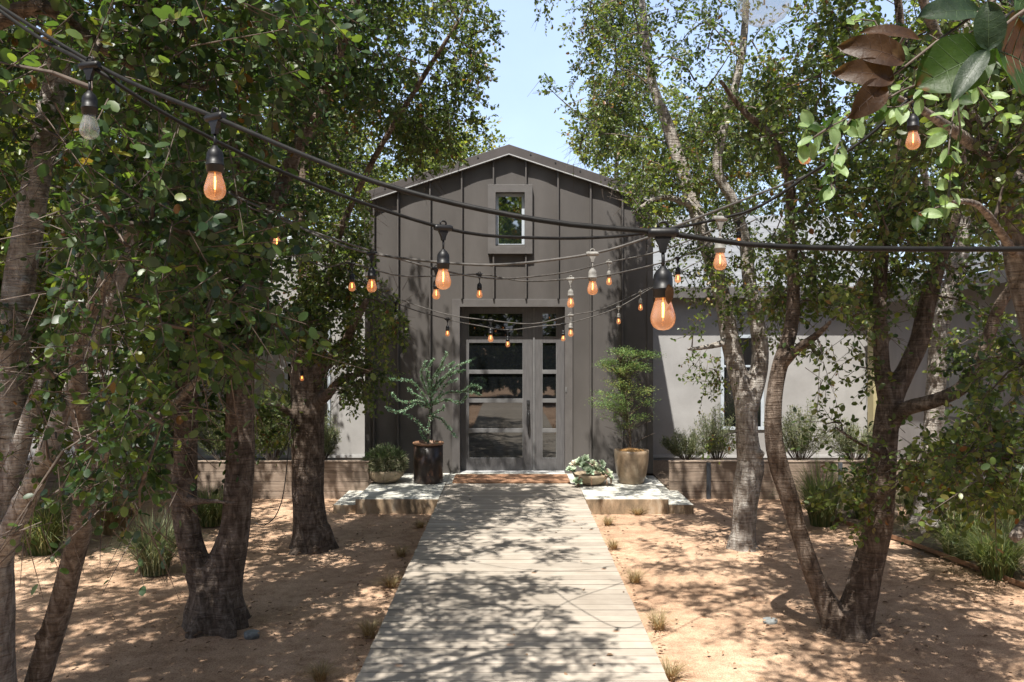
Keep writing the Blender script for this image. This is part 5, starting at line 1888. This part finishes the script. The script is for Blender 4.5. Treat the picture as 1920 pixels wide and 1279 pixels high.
cable('thickest black cable, sweeping from the top left corner to the right border', [
    (-120, -70, 2.4), (0, 12, 2.25), (200, 132, 2.02), ('b', 403, 347, 1.8, True, False, 'lit amber bulb with black socket on the thickest cable before the left foliage'),
    (700, 340, 1.6), (1000, 411, 1.53), ('b', 1243, 586, 1.53, True, False, 'largest lit amber bulb with a dry leaf clinging to its socket'), (1400, 458, 1.52), (1600, 466, 1.53), (1920, 467, 1.58), (2080, 462, 1.62)])
cable('black cable second nearest, dipping across the gable window and rising to the right', [
    (-120, -70, 2.45), (0, 20, 2.35), (80, 75, 2.2), ('b', 168, 236, 2.02, False, False, 'unlit clear bulb hanging in front of the pale left stem'),
    (330, 225, 2.1), (560, 335, 2.25), ('b', 831, 522, 2.42, True, False, 'lit amber bulb hanging alone in front of the left half of the dark gable'), (1000, 446, 2.55), (1180, 441, 2.72),
    ('b', 1350, 489, 2.9, True, True, 'lit amber bulb just below the thick cable in front of the pale right trunk'), (1430, 384, 2.88), (1530, 318, 2.82), (1620, 262, 2.78), ('b', 1712, 262, 2.75, True, False, 'lit amber bulb among the pale sprig leaves near the top right'), (1800, 110, 2.8), (1900, 20, 2.8)])
cable('sun bleached cable crossing below the gable window', [
    (240, 235, 5.4), (330, 302, 5.0), (430, 362, 4.7), ('b', 519, 454, 4.4, True, False, 'lit amber bulb deep in the left foliage with a leaf across its socket'), (600, 444, 4.1),
    ('b', 697, 535, 3.85, True, False, 'lit amber bulb hanging at the left corner of the dark gable'), (850, 494, 3.65), (960, 495, 3.6), ('b', 1111, 539, 3.62, True, True, 'lit bulb with grey dusty socket right of the gable window sill'),
    (1210, 447, 3.6), (1260, 427, 3.7), (1400, 372, 4.1), ('b', 1560, 354, 4.7, False, False, 'pale unlit bulb under the drooping sprig on the right'), (1680, 205, 4.9), (1760, 130, 5.0)], 0.0055, True)
cable('thin cable crossing just above the door frame from the left oaks', [
    (300, 290, 5.2), ('b', 361, 377, 4.9, True, False, 'half hidden lit bulb in the dark left leaves beside the larger lit bulb'), (480, 394, 4.9), (660, 459, 4.9), ('b', 818, 551, 4.9, True, False, 'lit bulb partly behind the larger bulb left of the door frame'),
    (900, 520, 5.4), (960, 522, 5.8), (1060, 511, 6.2), ('b', 1142, 527, 6.5, True, True, 'small lit bulb with dusty socket at the right edge of the dark gable'), (1240, 470, 6.6), (1340, 430, 6.7), (1440, 380, 6.9)], 0.0055, True)
cable('thin cable hanging lowest above the door frame towards the right oaks', [
    (560, 480, 6.2), (610, 500, 5.9), ('b', 660, 537, 5.4, True, False, 'small lit bulb in front of the pale left wing wall'), (760, 518, 5.6), ('b', 899, 551, 6.3, True, False, 'small lit bulb above the left corner of the door frame'), (980, 527, 5.7),
    ('b', 1070, 567, 5.2, True, True, 'lit bulb with dusty socket above the right corner of the door frame'), (1150, 514, 5.4), ('b', 1271, 522, 6.0, True, False, 'small lit bulb beside the largest bulb, over the right wing eave'), (1330, 455, 6.2), (1420, 410, 6.4)], 0.005, True)
cable('thin far cable sagging in front of the door transom, lower of a close pair', [
    (650, 505, 9.0), ('b', 742, 594, 8.6, False, False, 'small unlit bulb in the leaves left of the dark gable'), ('b', 839, 625, 8.7, True, False, 'tiny lit bulb just left of the door frame'), (900, 611, 8.7),
    ('b', 952, 645, 8.7, True, False, 'tiny lit bulb at the middle of the door, lowest of all'), (1010, 612, 8.7), ('b', 1056, 634, 8.7, True, False, 'tiny lit bulb in front of the sidelight glass'), (1100, 597, 8.8), ('b', 1160, 602, 8.8, True, True, 'tiny lit bulb with grey socket above the feathery potted tree'), (1225, 538, 8.9), (1300, 495, 9.1)], 0.0055, True)
cable('thin far cable sagging in front of the door transom, upper of a close pair', [
    (640, 500, 7.6), (700, 538, 7.3), (760, 565, 7.2), (840, 590, 7.0), ('b', 920, 634, 6.9, True, False, 'lit bulb in front of the top of the glazed door'), (1000, 607, 6.9), ('b', 1070, 624, 7.0, True, True, 'lit bulb with grey socket over the right door trim'),
    (1130, 579, 7.2), ('b', 1201, 576, 8.0, True, True, 'tiny lit bulb high above the feathery potted tree'), (1240, 528, 8.2), (1320, 485, 8.5)], 0.0045, True)

hang_bulb(P(566, 709, 9.25) + Vector((0, 0, .143)), 0.4, True, False, 'tiny glowing bulb against the fork of the stout left trunk')
hang_bulb(P(1385, 453, 6.4) + Vector((0, 0, .143)), 0.4, True, False, 'orange glowing bulb just above the thick cable in the right leaves')
hang_bulb(P(1509, 292, 3.2) + Vector((0, 0, .143)), 0.2, True, False, 'dim amber bulb behind the sprig leaves in the upper right foliage')
hang_bulb(P(1433, -15, .72) + Vector((0, 0, .147)), 0.2, False, False, 'large unlit clear bulb cut off by the top border of the photo')
m = MB()
p = P(1433, -15, .72) + Vector((0, 0, .147))
sp, _ = smooth_path([p + Vector((-1.6, -.5, .35)), p + Vector((-.6, -.15, .08)), p, p + Vector((.6, .1, .04)), p + Vector((1.7, .5, .25))], [.006] * 5)
m.tube(sp, .0055, 10)
tag(m.build('light_cable', M['cable']), 'cable above the top border carrying the large unlit bulb', 'cable', 'cables of the string lights')

# dry leaf clinging to the nearest socket
mb = MB()
p = P(1253, 533, 1.5)
big_leaf(mb, p - P(1253, 533, 1.5), (0.12, 0, -1), (0.3, -1, 0.1), 0.035, 0.017, 0, curl=0.2)
o = mb.build('dry_leaf', M['bl_brown'], recalc=False)
o.location = p
tag(o, 'dry curled brown leaf stuck to the socket of the largest bulb', 'leaf')

# loose irrigation hose hanging from the stout left trunk
m = MB()
sp, _ = smooth_path([P(x, y, 9.5) for x, y in ((546, 790), (540, 850), (535, 900), (528, 940), (515, 970), (495, 985), (478, 980))], [.006] * 7, .05)
m.tube([q - sp[0] for q in sp], .006, 6)
o = m.build('drip_hose', M['iron'])
o.location = sp[0]
tag(o, 'thin dark hose looping down beside the stout left trunk', 'hose')
